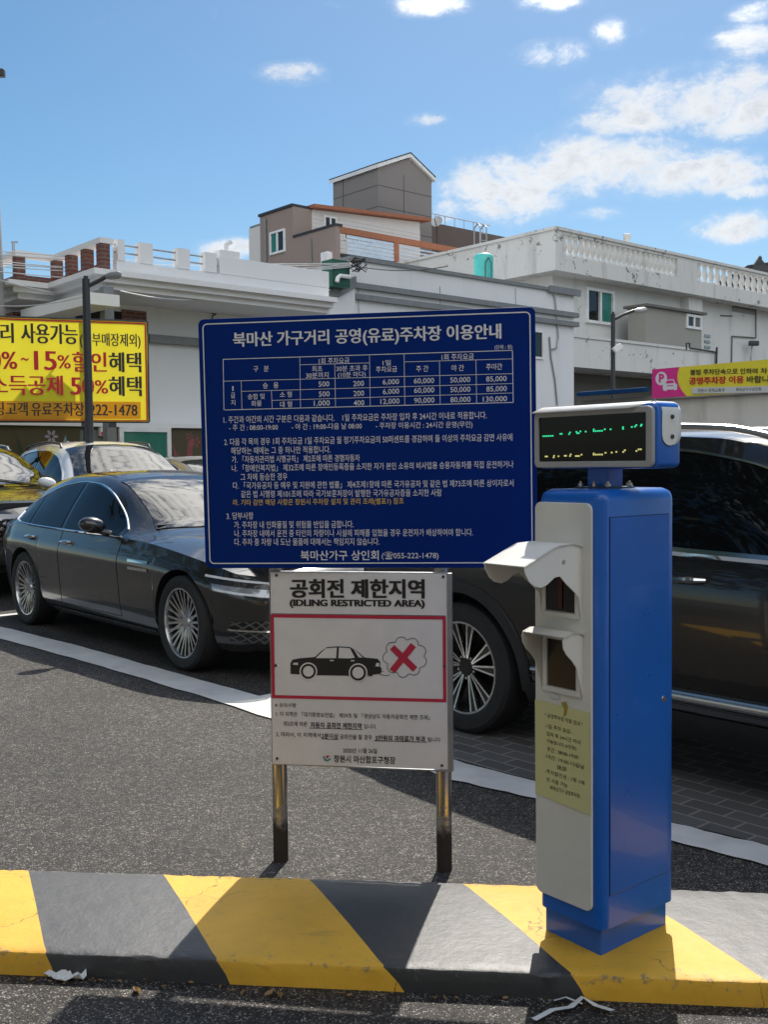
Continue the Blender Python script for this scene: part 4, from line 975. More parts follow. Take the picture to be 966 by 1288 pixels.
    for it in sp['front']:
        nm, d0, d1, lo_, hi_, off, mt = it
        for sg in (1, -1):
            m_ = MB(); m_.grid(s.nose(sg, d0, d1, lo_, hi_, off)); L(m_, nm, mt, smooth=True)
    for sg in (1, -1):   # tail lamp
        m_ = MB(); zt_ = s.belt(s.x0 + .1) - .06; m_.grid(s.patch(sg, s.x0 + .004, s.x0 + .22, zt_ - .14, zt_, .004, 8, 3)); L(m_, 'tail_lamp', 'lamp_red', smooth=True)
    return root, s

SEDAN = dict(wb=3.01, rw=.352, arch=.392, tw=.245, rr=.255, style='multi',
    w=[(-1.14, .70), (-1.11, .78), (-1.0, .86), (-.8, .915), (-.3, .955), (.5, .962), (2.0, .958), (3.0, .955), (3.35, .925), (3.6, .87), (3.76, .79), (3.83, .72), (3.855, .64)],
    belt=[(-1.14, .90), (-.8, .955), (-.3, .965), (.5, .955), (1.5, .935), (2.3, .915), (2.9, .865), (3.4, .79), (3.7, .715), (3.855, .66)],
    wr=[(-1.14, .60), (-.95, .68), (-.72, .64), (-.2, .575), (.6, .57), (1.42, .575), (1.9, .66), (2.3, .76), (2.6, .79), (3.1, .76), (3.6, .66), (3.855, .50)],
    zr=[(-1.14, .96), (-.95, 1.02), (-.75, 1.07), (-.45, 1.20), (-.05, 1.325), (.5, 1.392), (.95, 1.395), (1.42, 1.335), (1.9, 1.12), (2.25, .955), (2.6, .925), (3.0, .885), (3.4, .81), (3.7, .735), (3.855, .67)],
    zt=[(-1.14, 1.0), (-1.0, 1.06), (-.75, 1.15), (-.4, 1.29), (0, 1.41), (.5, 1.463), (.95, 1.462), (1.35, 1.405), (1.6, 1.325), (2.0, 1.155), (2.38, 1.005), (2.8, .965), (3.2, .91), (3.5, .85), (3.75, .765), (3.855, .69)],
    zb=[(-1.14, .32), (-.7, .24), (0, .20), (3.0, .19), (3.6, .20), (3.855, .24)],
    dlo=dict(hi=[(-.66, 1.075), (-.5, 1.155), (-.2, 1.265), (.2, 1.335), (.7, 1.365), (1.1, 1.345), (1.4, 1.275), (1.7, 1.14), (1.98, .985)], lo=[(-.66, .99), (-.5, .975), (0, .963), (1.0, .945), (1.98, .935)],
             panes=[(-.56, -.17), (-.13, .80), (.87, 1.90)]),
    doors=[('rear_door', .36, -.20, .845, .865, .30), ('front_door', .86, .88, 2.02, 2.02, .30)], handles=(-.02, .99), hz=lambda x: .855 - .012 * x,
    sill=(.225, .245), mirror=(1.72, .955), cowl=2.40, header=1.36, rear=(-.68, -.02), ant=-.05,
    front=[('headlight', .50, 1.27, lambda t: .665 + .05 * t, lambda t: .715 + .055 * t, .004, 'lamp_dark'), ('headlight_line', .50, 1.24, lambda t: .668 + .05 * t, lambda t: .682 + .052 * t, .0065, 'lamp_line'),
           ('headlight', .50, 1.16, lambda t: .575 + .05 * t, lambda t: .63 + .045 * t, .004, 'lamp_clear'), ('headlight_line', .50, 1.14, lambda t: .578 + .05 * t, lambda t: .592 + .05 * t, .0065, 'lamp_line'),
           ('air_intake', 0, 1.02, lambda t: .25 + .03 * t, lambda t: .44 - .06 * max(0, t - .6), .004, 'grille_mesh'), ('intake_bar', 0, 1.03, lambda t: .355, lambda t: .367, .014, 'chrome'), ('grille', 0, .46, lambda t: .46 + .10 * t * t, lambda t: .66, .005, 'grille_mesh')])
SQ = lambda pts: [((x * .74 if x < 0 else x), v) for x, v in pts]
for k_ in ('w', 'belt', 'wr', 'zr', 'zt', 'zb'): SEDAN[k_] = SQ(SEDAN[k_])
SEDAN['wr'] = [(x, v + (.05 if -.5 < x < 1.6 else 0)) for x, v in SEDAN['wr']]
SEDAN['dlo'] = dict(hi=[(-.30, 1.075), (-.15, 1.15), (.1, 1.25), (.4, 1.325), (.8, 1.36), (1.1, 1.345), (1.4, 1.275), (1.7, 1.14), (1.98, .985)], lo=[(-.30, .995), (-.15, .975), (.3, .958), (1.0, .945), (1.98, .935)], panes=[(-.22, .07), (.115, .81), (.88, 1.90)])
SEDAN['off'] = [(0, -.09), (.1, -.045), (.3, -.018), (.55, -.004), (.72, .006), (.78, .003), (.88, -.026), (1, -.055)]
SEDAN['rear'] = (-.50, -.015); SEDAN['doors'] = [('rear_door', .40, .05, .845, .865, .30), ('front_door', .86, .88, 2.02, 2.02, .30)]; SEDAN['handles'] = (.20, 1.02)
SUV = dict(wb=2.765, rw=.366, arch=.425, tw=.24, rr=.255, style='suv', cladding=1, clad_low=.36,
    off=[(0, -.10), (.10, -.058), (.30, -.026), (.48, -.006), (.62, 0), (.80, -.006), (.92, -.024), (1, -.046)],
    w=[(-.98, .76), (-.95, .83), (-.8, .90), (-.4, .935), (.3, .945), (2.0, .945), (2.9, .94), (3.3, .90), (3.6, .82), (3.74, .74), (3.78, .66)],
    belt=[(-.98, 1.05), (-.6, 1.135), (0, 1.12), (1, 1.085), (2.0, 1.055), (2.6, 1.03), (3.1, .97), (3.5, .89), (3.78, .80)],
    wr=[(-.98, .62), (-.85, .66), (-.4, .635), (.6, .64), (1.4, .64), (1.8, .68), (2.3, .78), (2.7, .80), (3.2, .77), (3.6, .68), (3.78, .55)],
    zr=[(-.98, 1.12), (-.90, 1.30), (-.75, 1.50), (-.3, 1.585), (.5, 1.62), (1.1, 1.59), (1.5, 1.50), (1.9, 1.31), (2.35, 1.09), (2.7, 1.055), (3.2, .985), (3.6, .90), (3.78, .82)],
    zt=[(-.98, 1.20), (-.93, 1.42), (-.85, 1.60), (-.4, 1.665), (.4, 1.69), (1.0, 1.68), (1.4, 1.625), (1.8, 1.44), (2.2, 1.24), (2.5, 1.125), (2.9, 1.08), (3.3, 1.02), (3.6, .945), (3.78, .85)],
    zb=[(-.98, .42), (-.6, .30), (0, .24), (2.8, .23), (3.5, .25), (3.78, .32)],
    dlo=dict(hi=[(-.74, 1.27), (-.6, 1.42), (-.3, 1.515), (.4, 1.558), (.9, 1.55), (1.3, 1.49), (1.6, 1.375), (1.9, 1.215), (2.12, 1.085)], lo=[(-.74, 1.19), (-.5, 1.155), (0, 1.138), (1.0, 1.10), (2.12, 1.066)],
             panes=[(-.66, -.24), (-.19, .66), (.74, 2.02)]),
    doors=[('rear_door', .42, -.16, .70, .70, .38), ('front_door', .715, .72, 1.90, 1.93, .38)], handles=(.05, .93), hz=lambda x: .99 - .015 * x, belt_trim=.017,
    sill=(.40, .425), mirror=(2.06, 1.075), cowl=2.52, header=1.40, rear=(-.93, -.72), ant=-.55, rails=(-.55, 1.25),
    front=[('headlight', .42, 1.0, lambda t: .80, lambda t: .845 + .02 * t, .004, 'lamp_line'), ('headlight', .50, .95, .50, .68, .004, 'lamp_dark'), ('grille', 0, .72, lambda t: .50 + .05 * t, lambda t: .80, .005, 'grille_jewel'), ('air_intake', 0, .75, .30, .42, .005, 'black_plastic')])

def grille_mats():
    m = bpy.data.materials.new('grille_mesh'); m.use_nodes = True; k = N(m.node_tree); b = m.node_tree.nodes['Principled BSDF']
    tcn = k.new('ShaderNodeTexCoord'); mp = k.new('ShaderNodeMapping'); mp.inputs['Rotation'].default_value = (R(45), 0, 0); m.node_tree.links.new(tcn.outputs['Object'], mp.inputs[0])
    s = k.new('ShaderNodeSeparateXYZ'); m.node_tree.links.new(mp.outputs[0], s.inputs[0])
    w = lambda a: k.m('LESS_THAN', k.m('FRACT', k.m('MULTIPLY', a, 28.0)), .22)
    f = k.m('MAXIMUM', w(s.outputs[1]), w(s.outputs[2]))
    k.put(b.inputs['Base Color'], k.mix(f, (.006, .006, .006), (.10, .10, .10))); b.inputs['Roughness'].default_value = .35; MAT['grille_mesh'] = m
    m = bpy.data.materials.new('grille_jewel'); m.use_nodes = True; k = N(m.node_tree); b = m.node_tree.nodes['Principled BSDF']
    tcn = k.new('ShaderNodeTexCoord'); s = k.new('ShaderNodeSeparateXYZ'); m.node_tree.links.new(tcn.outputs['Object'], s.inputs[0])
    rowi = k.m('MULTIPLY', s.outputs[2], 18.0); sh = k.m('MULTIPLY', k.m('MODULO', k.m('FLOOR', rowi), 2.0), .5)
    fx = k.m('ABSOLUTE', k.m('SUBTRACT', k.m('FRACT', k.m('ADD', k.m('MULTIPLY', s.outputs[1], 11.0), sh)), .5)); fz = k.m('ABSOLUTE', k.m('SUBTRACT', k.m('FRACT', rowi), .5))
    f = k.m('LESS_THAN', k.m('ADD', k.m('MULTIPLY', fx, 1.0), k.m('MULTIPLY', fz, .9)), .40)
    k.put(b.inputs['Base Color'], k.mix(f, (.006, .006, .006), (.62, .62, .64))); k.put(b.inputs['Metallic'], f); b.inputs['Roughness'].default_value = .18; MAT['grille_jewel'] = m
grille_mats()

H40 = Vector((math.sin(R(40)), -math.cos(R(40)), 0)); HG = Vector((gv.x * -1, gv.y * -1, 0))
# graphite sedan: near front wheel stands at (-1.503, 7.504)
def place(front_contact, head, sp):
    lat = Vector((head.y, -head.x, 0))     # to the car's right
    c = Vector((front_contact[0], front_contact[1], 0)) - lat * (.95) - head * sp['wb']
    return (c.x, c.y, 0)
g80, g80s = make_car('parked_sedan', 'dark graphite sedan with thin multi spoke wheels and chrome window line', 'car', place((-1.503, 7.504), H40, SEDAN), H40, SEDAN, 'paint_g80')
for zc_, dx in ((.765, .0), (.705, .01)):   # twin bright louvres behind the front wheel
    m_ = MB(); m_.grid(g80s.patch(-1, 2.22 + dx, 2.55, zc_ - .012, zc_ + .010, .006, 12, 2)); m_.build('fender_vent', 'chrome', g80, local=True, smooth=True)
rc = Vector((.402, 5.675, 0)); lat = Vector((HG.y, -HG.x, 0)); c_ = rc - lat * .945
SUVN = dict(SUV)
SH = lambda pts, d: [((x + d) if .95 <= x <= 2.6 else (x + .15 if 2.6 < x < 2.8 else x), v) for x, v in pts]
for k_ in ('wr', 'zr', 'zt'): SUVN[k_] = SH(SUVN[k_], .33)
SUVN['wr'] = [(x, v + (.065 if -.9 < x < 2.0 else 0)) for x, v in SUVN['wr']]
SUVN['zt'] = [(x, v - (.022 if -.5 < x < 1.5 else 0)) for x, v in SUVN['zt']]; SUVN['zr'] = [(x, v + (.012 if -.5 < x < 1.5 else 0)) for x, v in SUVN['zr']]
SUVN['dlo'] = dict(hi=[(-.74, 1.27), (-.6, 1.42), (-.3, 1.515), (.5, 1.562), (1.2, 1.553), (1.6, 1.495), (1.93, 1.375), (2.23, 1.215), (2.45, 1.085)], lo=[(-.74, 1.19), (-.5, 1.155), (0, 1.138), (1.0, 1.10), (2.45, 1.062)], panes=[(-.66, -.24), (-.19, .93), (1.02, 2.34)])
SUVN.update(doors=[('rear_door', .46, -.16, .98, .98, .48), ('front_door', .995, 1.0, 2.22, 2.26, .48)], handles=(.36, 1.42), mirror=(1.99, 1.075), cowl=2.84, header=1.73, belt_trim=.022, rails=(-.55, 1.98), sill=(.395, .40), sillm='black_plastic')
suv, suvs = make_car('parked_suv', 'dark brown SUV with silver roof rails and two tone wheel, close behind the kiosk', 'car', (c_.x, c_.y, 0), HG, SUVN, 'paint_suv')
for sg in (1, -1):   # broad bright strip low on the doors
    m_ = MB(); pts = [Vector((x, sg * (suvs.side(x, .43) + .004), .43 + .004 * x)) for x in np.linspace(.50, 2.26, 16)]; m_.tube(pts, [.012] + [.030] * 14 + [.012], 10); m_.build('sill_strip', 'satin', suv, local=True, smooth=True)
for c in suv.children:
    if c.name.startswith('mirror'): c.data.materials[0] = MAT['satin']
SUVJ = dict(SUV); q = P(47, 664, 11.5)
jc = Vector((q.x, q.y, 0)) - HG * 3.78; make_car('parked_suv', 'black SUV with a glittering jewel patterned grille behind the graphite sedan', 'car', (jc.x, jc.y, gz(jc.y)), (HG + Vector((.10, 0, 0))).normalized(), SUVJ, 'paint_dark')
SUVW = dict(SUV); SUVW['railm'] = 'dark_metal'; SUVW['style'] = 'suv'
q = P(158, 604, 13.4); hw_ = Vector((math.sin(R(33)), -math.cos(R(33)), 0)); jc = Vector((q.x, q.y, 0)) - hw_ * 2.0; make_car('parked_suv', 'white SUV with dark roof rails, parked behind the graphite sedan before the painted wall', 'car', (jc.x, jc.y, gz(jc.y)), hw_, SUVW, 'paint_white')
q = P(262, 590, 16.6); jc = Vector((q.x, q.y, 0)) - HG * 1.2; make_car('parked_sedan', 'beige sedan, only its roof and side windows showing beside the green door', 'car', (jc.x, jc.y, .19), HG, dict(SEDAN), 'paint_beige')

# ------------------------------------------------------------------ buildings (all squared to the street grid gu / gv)
def FV(b): return Plane(gv * b, gu)                 # face along gu, seen from its front
def FU(a): return Plane(gu * a, -gv)                # face along gv, its right end nearer
def gpt(a, b, z): return gu * a + gv * b + Vector((0, 0, z))
def gbox(mb, a0, a1, b0, b1, z0, z1, m=None):
    return mb.hexa([gpt(a0, b0, z0), gpt(a1, b0, z0), gpt(a1, b1, z0), gpt(a0, b1, z0), gpt(a0, b0, z1), gpt(a1, b0, z1), gpt(a1, b1, z1), gpt(a0, b1, z1)], m)
def part(name, mt, par, fill, **k):
    m_ = MB(); fill(m_); return m_.build(name, mt, par, **k)
def A_(b, px, py): return FV(b).hit(px, py)[0]
def B_(a, px, py): return -FU(a).hit(px, py)[0]
def window(par, pl, r, frame='pvc_white', glass=('glass_dark',), split=True, fw=.06, proud=.05, name='window'):
    u0, w0, u1, w1 = r
    m_ = MB()
    bars = [(u0, w0, u1, w0 + fw), (u0, w1 - fw, u1, w1), (u0, w0 + fw, u0 + fw, w1 - fw), (u1 - fw, w0 + fw, u1, w1 - fw)]
    if split: bars.append(((u0 + u1) / 2 - fw / 2, w0 + fw, (u0 + u1) / 2 + fw / 2, w1 - fw))
    for q in bars: pl.slab(m_, q, -.02, proud)
    f = m_.build(name, frame, par)
    n_ = len(glass)
    for i, g_ in enumerate(glass):
        a = u0 + fw + (u1 - u0 - 2 * fw) * i / n_; b = u0 + fw + (u1 - u0 - 2 * fw) * (i + 1) / n_
        m_ = MB(); pl.slab(m_, (a, w0 + fw, b, w1 - fw), -.02, .012); m_.build('pane', g_, f)
    return f

# --- left house: white slab roof over a brick storey, brick parapet with white rails
BL = 17.5; aC = 8.54; bJ = 19.5; aJ = 7.79; bW = 19.0; aE = A_(BL, 414, 350)
LH = thing('white_brick_house', 'white house with red brick parapet piers and a stepped white cornice', 'house', tuple(gpt(12, 20, 0)), GA)
def f(m_):
    gbox(m_, A_(bW, 118, 400), aE + 2.5, bW, bW + 9, 0, 4.72); gbox(m_, aJ - .6 + 1.2, A_(bW, 118, 400) , bW + 1.6, bW + 8.5, 0, 4.70)
part('wall', 'white_wall', LH, f)
part('brick_wall', 'red_brick', LH, lambda m_: (gbox(m_, A_(bW, 152, 395), A_(bW, 183, 395), bW - .03, bW + .3, 3.2, 4.6), gbox(m_, A_(20.6, 14, 385) , A_(bW, 118, 400) - .02, 20.55, 21.0, 2.0, 4.6)))
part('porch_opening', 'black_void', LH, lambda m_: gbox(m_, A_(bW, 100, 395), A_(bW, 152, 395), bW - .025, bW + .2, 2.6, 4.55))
def slab(m_, o, z0_, z1_):
    pts = [(aC - o, BL - o), (aE, BL - o), (aE, 26), (aJ - o, 26), (aJ - o, bJ - o), (aC - o, bJ - o)]
    m_.prism([gpt(a, b, z0_) for a, b in pts], (0, 0, z1_ - z0_))
part('cornice', 'white_clean', LH, lambda m_: (slab(m_, 0, 4.70, 4.80), slab(m_, .14, 4.80, 4.90), slab(m_, .28, 4.90, 5.0), slab(m_, .10, 5.0, 5.03)))
def brickpar(m_):
    gbox(m_, aC, aC + .16, BL, bJ + .16, 5.03, 5.15); gbox(m_, aJ, aC, bJ, bJ + .16, 5.03, 5.15); gbox(m_, aJ, aJ + .16, bJ + .16, 26, 5.03, 5.15)
part('brick_parapet', 'red_brick', LH, brickpar)
for (a, b) in ((aC - .03, BL - .03), (aC - .03, BL + .62), (aC - .03, BL + 1.30), (aC - .03, bJ - .03), (aJ - .03, bJ - .03), (aJ - .03, bJ + 1.3), (aJ - .03, bJ + 2.9)):
    part('brick_pier', 'red_brick', LH, lambda m_: gbox(m_, a, a + .18, b, b + .18, 5.03, 5.50))
part('parapet_rail', 'white_clean', LH, lambda m_: (gbox(m_, aC - .05, aC + .22, BL - .05, bJ + .22, 5.502, 5.60), gbox(m_, aJ - .05, aC - .052, bJ - .05, bJ + .22, 5.50, 5.598), gbox(m_, aJ - .05, aJ + .22, bJ + .222, 26, 5.50, 5.598)))
aS = aC + .30
part('roof_curb', 'white_clean', LH, lambda m_: gbox(m_, aS, aE, BL + .02, BL + .17, 5.03, 5.24))
aP = A_(BL, 276, 320)
for px in (184, 231, 265):
    a = A_(BL, px, 320); part('rail_post', 'white_clean', LH, lambda m_: gbox(m_, a - .13, a + .13, BL, BL + .2, 5.242, 5.62))
a0_ = aS + .02; part('rail_post', 'white_clean', LH, lambda m_: gbox(m_, a0_, a0_ + .14, BL, BL + .2, 5.242, 5.62))
part('hand_rail', 'galv', LH, lambda m_: [m_.tube([gpt(aS, BL + .1, z), gpt(aP, BL + .1, z)], .018, 6) for z in (5.40, 5.54)])
part('roof_block', 'white_clean', LH, lambda m_: gbox(m_, aP, aE, BL + .01, BL + .3, 5.242, 5.58))
part('roof_vent', 'white_clean', LH, lambda m_: (gbox(m_, aP + .05, aP + .5, BL + .05, BL + .28, 5.58, 5.72), m_.tube([gpt(aP + .25, BL + .15, 5.72), gpt(aP + .25, BL + .15, 5.85), gpt(aP + .34, BL + .1, 5.92)], .05, 8)))
# porch roof and its post
part('porch_roof', 'white_clean', LH, lambda m_: m_.hexa([gpt(A_(16.6, 113, 378), 16.6, 4.25), gpt(A_(16.6, 150, 378), 16.6, 4.25), gpt(A_(16.6, 150, 378), 19, 4.3), gpt(A_(16.6, 113, 378), 19.6, 4.3), gpt(A_(16.6, 113, 378), 16.6, 4.45), gpt(A_(16.6, 150, 378), 16.6, 4.45), gpt(A_(16.6, 150, 378), 19, 4.5), gpt(A_(16.6, 113, 378), 19.6, 4.5)]))
ap = A_(17.2, 137, 390); part('porch_post', 'grey_trim', LH, lambda m_: gbox(m_, ap - .09, ap + .09, 17.2, 17.38, 0.1, 4.69))
# ledge line and lower storey
lw = FV(bW)
part('ledge', 'grey_trim', LH, lambda m_: gbox(m_, A_(bW, 183, 410), aE + 2.5, bW - .16, bW - .002, 3.98, 4.14))
part('vent_grille', 'dark_trim', LH, lambda m_: [lw.slab(m_, (A_(bW, 358, 385) + i * .09, 4.16, A_(bW, 358, 385) + i * .09 + .05, 4.66), -.02, .05) for i in range(9)])
part('cable_box', 'dark_trim', LH, lambda m_: m_.tube([lw.px(267, 390, .0), lw.px(267, 390, .06)], .09, 12))
part('drop_cable', 'wire_dark', LH, lambda m_: m_.tube([lw.px(283, 357, .04), lw.px(281, 372, .05), lw.px(274, 392, .04), lw.px(266, 398, .04), lw.px(263, 408, .04)], .014, 5))
# mural wall along the foot of the house with a green glazed door
MW = thing('mural_wall', 'low dark olive wall painted with flowers and leaves behind the parked cars', 'wall', tuple(gpt(10, 18.6, 0)), GA)
ml = FV(18.55); zt_ = ml.hit(200, 538)[1]
part('wall_face', 'mural_wall', MW, lambda m_: (gbox(m_, 3.0, A_(18.55, 149, 560), 18.55, 18.9, 0, zt_), gbox(m_, A_(18.55, 214, 560), 13.4, 18.55, 18.9, 0, zt_)))
part('wall_cap', 'white_clean', MW, lambda m_: gbox(m_, 3.0, 13.4, 18.48, 18.98, zt_, zt_ + .07))
mat('mural_violet', (.36, .33, .40), .8); mat('mural_leaf', (.035, .055, .03), .8); mat('mural_blue', (.22, .36, .40), .8); mat('mural_pink', (.25, .07, .08), .8); mat('mural_grey', (.16, .16, .15), .8)
def flower(cx_, cy_, r, mt, k=6):
    u, w = ml.hit(cx_, cy_); m_ = MB()
    for i in range(k):
        a = 2 * math.pi * i / k; pts = []
        for j in range(8):
            t = 2 * math.pi * j / 8; x = r * .62 + r * .40 * math.cos(t); y = r * .22 * math.sin(t); pts.append(ml.pt(u + x * math.cos(a) - y * math.sin(a), w + x * math.sin(a) + y * math.cos(a), .004))
        m_.poly(pts)
    m_.build('painted_flower', mt, MW)
flower(64, 549, .13, 'mural_violet'); flower(8, 566, .09, 'mural_violet'); flower(246, 556, .12, 'mural_pink', 5); flower(238, 549, .09, 'mural_pink', 5)
def leafp(pts, mt):
    m_ = MB(); m_.poly([ml.px(x, y, .003) for x, y in pts]); m_.build('painted_leaf', mt, MW)
leafp([(78, 558), (82, 547), (84, 559)], 'mural_blue'); leafp([(19, 545), (24, 575), (36, 592), (30, 570)], 'mural_leaf'); leafp([(52, 590), (55, 562), (66, 548), (60, 566), (56, 592)], 'mural_leaf'); leafp([(217, 556), (223, 575), (226, 562), (224, 578), (219, 576)], 'mural_pink'); leafp([(234, 577), (236, 555), (243, 552), (241, 578)], 'mural_pink')
leafp([(36, 560), (47, 558), (50, 596), (34, 596)], 'mural_grey'); leafp([(100, 541), (128, 541), (128, 600), (100, 600)], 'mural_grey')
DRp = Plane(gv * 18.52, gu); r = DRp.rect(149, 540, 214, 600); r = (r[0], .1, r[2], zt_)
GD = thing('glazed_shopfront', 'white framed green glass door set in the painted wall', 'door', tuple(DRp.pt(r[0], .1)), GA)
window(GD, DRp, r, glass=('glass_green', 'glass_green'), split=False, fw=.09, name='frame')
# small red and white notice by the door
sp_ = Plane(gv * 18.45, gu); r = sp_.rect(126, 537.5, 142, 548.5); PN = thing('wall_notice', 'small red and white notice plate fixed to the wall beneath the banner', 'sign', tuple(sp_.pt(r[0], r[1])), GA)
part('plate', 'print_white', PN, lambda m_: sp_.slab(m_, r, -.10, 0)); h_ = (r[1] + r[3]) / 2
part('red_field', 'print_banner_red', PN, lambda m_: sp_.slab(m_, (r[0] + .01, r[1] + .01, r[2] - .01, h_), .001, .004))
part('bracket', 'dark_metal', PN, lambda m_: sp_.slab(m_, (r[0] + .05, h_ - .02, r[2] - .05, h_ + .02), -.12, -.101))

# --- middle white building with twin grey bands and a diagonal parapet
MBd = thing('white_building', 'plain white building with twin grey bands and diagonal roof edge behind the navy board', 'building', tuple(gpt(20, 19, 0)), GA)
bM = 19.0; mp_ = FV(bM); aM0 = A_(bM, 441, 340); aM1 = A_(bM, 722, 390); zM = 6.28
part('wall', 'white_wall', MBd, lambda m_: gbox(m_, aM0, aM1, bM, bM + 8, 0, zM))
part('coping', 'grey_trim', MBd, lambda m_: (gbox(m_, aM0 - .03, aM1 + .12, bM - .07, bM + .4, zM, zM + .09), gbox(m_, aM1 - 1.2, aM1 + .16, bM - .14, bM - .072, zM - .05, zM + .13)))
for z in (5.62, 5.36): part('band', 'grey_trim', MBd, lambda m_: gbox(m_, aM0 + .05, aM1 + .10, bM - .13, bM - .002, z, z + .13))
d0, d1 = mp_.hit(443, 357), mp_.hit(372, 397)
def diag(m_):
    m_.prism([mp_.pt(d0[0], d0[1], .10), mp_.pt(d1[0], d1[1], .10), mp_.pt(d1[0], d1[1] - 1.4, .10), mp_.pt(d0[0], d0[1] - 2.2, .10)], tuple(-mp_.N * .25))
part('sloping_wall', 'white_wall', MBd, diag)
part('sloping_coping', 'grey_trim', MBd, lambda m_: m_.prism([mp_.pt(d0[0], d0[1] + .16, .16), mp_.pt(d1[0], d1[1] + .16, .16), mp_.pt(d1[0], d1[1] - .10, .16), mp_.pt(d0[0], d0[1] - .10, .16)], tuple(-mp_.N * .4)))
r = mp_.rect(678, 416, 683, 452); window(MBd, mp_, (r[0] - .35, r[1], r[2], r[3]), split=False, proud=.05)
part('wall_cable', 'galv', MBd, lambda m_: m_.tube([mp_.px(x, y, .05) for x, y in ((694, 360), (697, 378), (699, 398), (701, 425), (699, 438), (692, 440))], .022, 6))
part('wall_cable', 'grey_trim', MBd, lambda m_: m_.tube([mp_.px(x, y, .04) for x, y in ((690, 424), (692, 450), (697, 478), (700, 510))], .022, 6))
part('joint_line', 'galv', MBd, lambda m_: [m_.tube([mp_.px(x, 358 + (x - 440) * .02, .012), mp_.px(x + 1, 400, .012)], .008, 4) for x in (450, 553, 648)])
# green utility box and white pipe at its left end
GB = thing('roof_cabinet', 'dark green utility cabinet with a white bent pipe at the white building corner', 'cabinet', tuple(gpt(aM0 - .5, bM - .4, 4.9)), GA)
gp = FV(bM - .45); r = gp.rect(418, 327, 440, 361)
part('box', 'green_box', GB, lambda m_: gp.slab(m_, r, -.4, 0)); part('door', 'green_box', GB, lambda m_: gp.slab(m_, (r[0] + .04, r[1] + .05, r[2] - .05, r[3] - .06), .001, .015))
part('pipe', 'pvc_white', GB, lambda m_: m_.tube([gp.px(421, 355, .08), gp.px(422, 350, .08), gp.px(425, 347.5, .08), gp.px(437, 349, .08)], .05, 8), smooth=True)
# turquoise water tank with its ladder on the flat roof
tq = P(608.5, 340, 28.6); tz = zM + .02; TK = thing('water_tank', 'small turquoise ribbed water tank on the white roof', 'tank', (tq.x, tq.y, tz))
part('drum', 'tank_teal', TK, lambda m_: m_.lathe([(0, 0)] + [(.26 + .012 * (i % 2), .02 + .80 * i / 14) for i in range(15)] + [(.20, .88), (0, .90)], Matrix.Translation((tq.x, tq.y, tz)), 28), smooth=True)
part('ladder', 'dark_trim', TK, lambda m_: [m_.tube([Vector((tq.x + x, tq.y - .30, tz + .1)), Vector((tq.x + x, tq.y - .30, tz + .60)), Vector((tq.x + .10, tq.y - .30, tz + .74))], .013, 5) for x in (.02, .18)])
part('base', 'concrete', TK, lambda m_: m_.lathe([(0, 0), (.3, 0), (.3, .02), (0, .02)], Matrix.Translation((tq.x, tq.y, tz - .015)), 20))

# --- brown building with balcony and lift tower
BB = thing('brown_building', 'tall brown building with an orange framed balcony and a gabled tower on top', 'building', tuple(gpt(27, 33, 0)), GA)
a0 = 23.86; b0 = 30.0; b1 = 32.6; aR = A_(34, 640, 300)
part('wall', 'brown_wall', BB, lambda m_: (gbox(m_, a0, aR + 1, b0 + .001, 38, 0, 9.09), gbox(m_, a0, a0 + .22, b0, b1, 9.09, 10.2), gbox(m_, a0, a0 + .9, b1, 34.85, 9.09, 11.4)))
part('parapet_coping', 'dark_trim', BB, lambda m_: (gbox(m_, a0 - .05, a0 + .3, b0 - .05, b1 - .01, 10.2, 10.28), gbox(m_, a0 - .06, a0 + .95, b1 - .01, 34.9, 11.4, 11.5)))
af = A_(b1, 528, 275)
part('siding_wall', 'siding', BB, lambda m_: m_.hexa([gpt(a0 + .9, b1, 9.09), gpt(af, b1, 9.09), gpt(af, 37, 9.09), gpt(a0 + .9, 37, 9.09), gpt(a0 + .9, b1, 11.42), gpt(af, b1, 11.75), gpt(af, 37, 11.75), gpt(a0 + .9, 37, 11.42)]))
part('siding_boards', 'siding', BB, lambda m_: [gbox(m_, a0 + .92, af, b1 - .012 - .006 * (i % 2), b1 - .001, 9.3 + i * .16, 9.3 + i * .16 + .145) for i in range(13)])
part('roof_trim', 'orange_trim', BB, lambda m_: m_.hexa([gpt(a0 + .8, b1 - .3, 11.43), gpt(af + .4, b1 - .3, 11.80), gpt(af + .4, b1 + .2, 11.80), gpt(a0 + .8, b1 + .2, 11.43), gpt(a0 + .8, b1 - .3, 11.56), gpt(af + .4, b1 - .3, 11.93), gpt(af + .4, b1 + .2, 11.93), gpt(a0 + .8, b1 + .2, 11.56)]))
part('roof', 'grey_trim', BB, lambda m_: m_.hexa([gpt(a0 + .95, b1 + .201, 11.44), gpt(af + .3, b1 + .201, 11.79), gpt(af + .3, 37, 11.79), gpt(a0 + .95, 37, 11.44), gpt(a0 + .95, b1 + .201, 11.53), gpt(af + .3, b1 + .201, 11.88), gpt(af + .3, 37, 11.88), gpt(a0 + .95, 37, 11.53)]))
fp = FV(b1 - .02); r = fp.rect(407, 272, 423, 289.5); window(BB, fp, r, fw=.07, glass=('glass_dark', 'glass_dark'), proud=.05)
r = fp.rect(432, 291, 470, 305); window(BB, fp, r, fw=.06, glass=('glass_dark', 'glass_dark'), proud=.05)
r = fp.rect(531, 303, 592, 330); 
up = FU(a0); r = up.rect(340, 290, 359, 319); window(BB, up, r, fw=.08, glass=('glass_green', 'glass_dark'), proud=.06)
r = up.rect(330.5, 286, 334, 310); part('downpipe', 'grey_trim', BB, lambda m_: (m_.tube([up.px(335, 275, .08), up.px(336, 330, .08)], .05, 8), m_.tube([up.px(392, 300, .06), up.px(393, 332, .06)], .03, 6)))
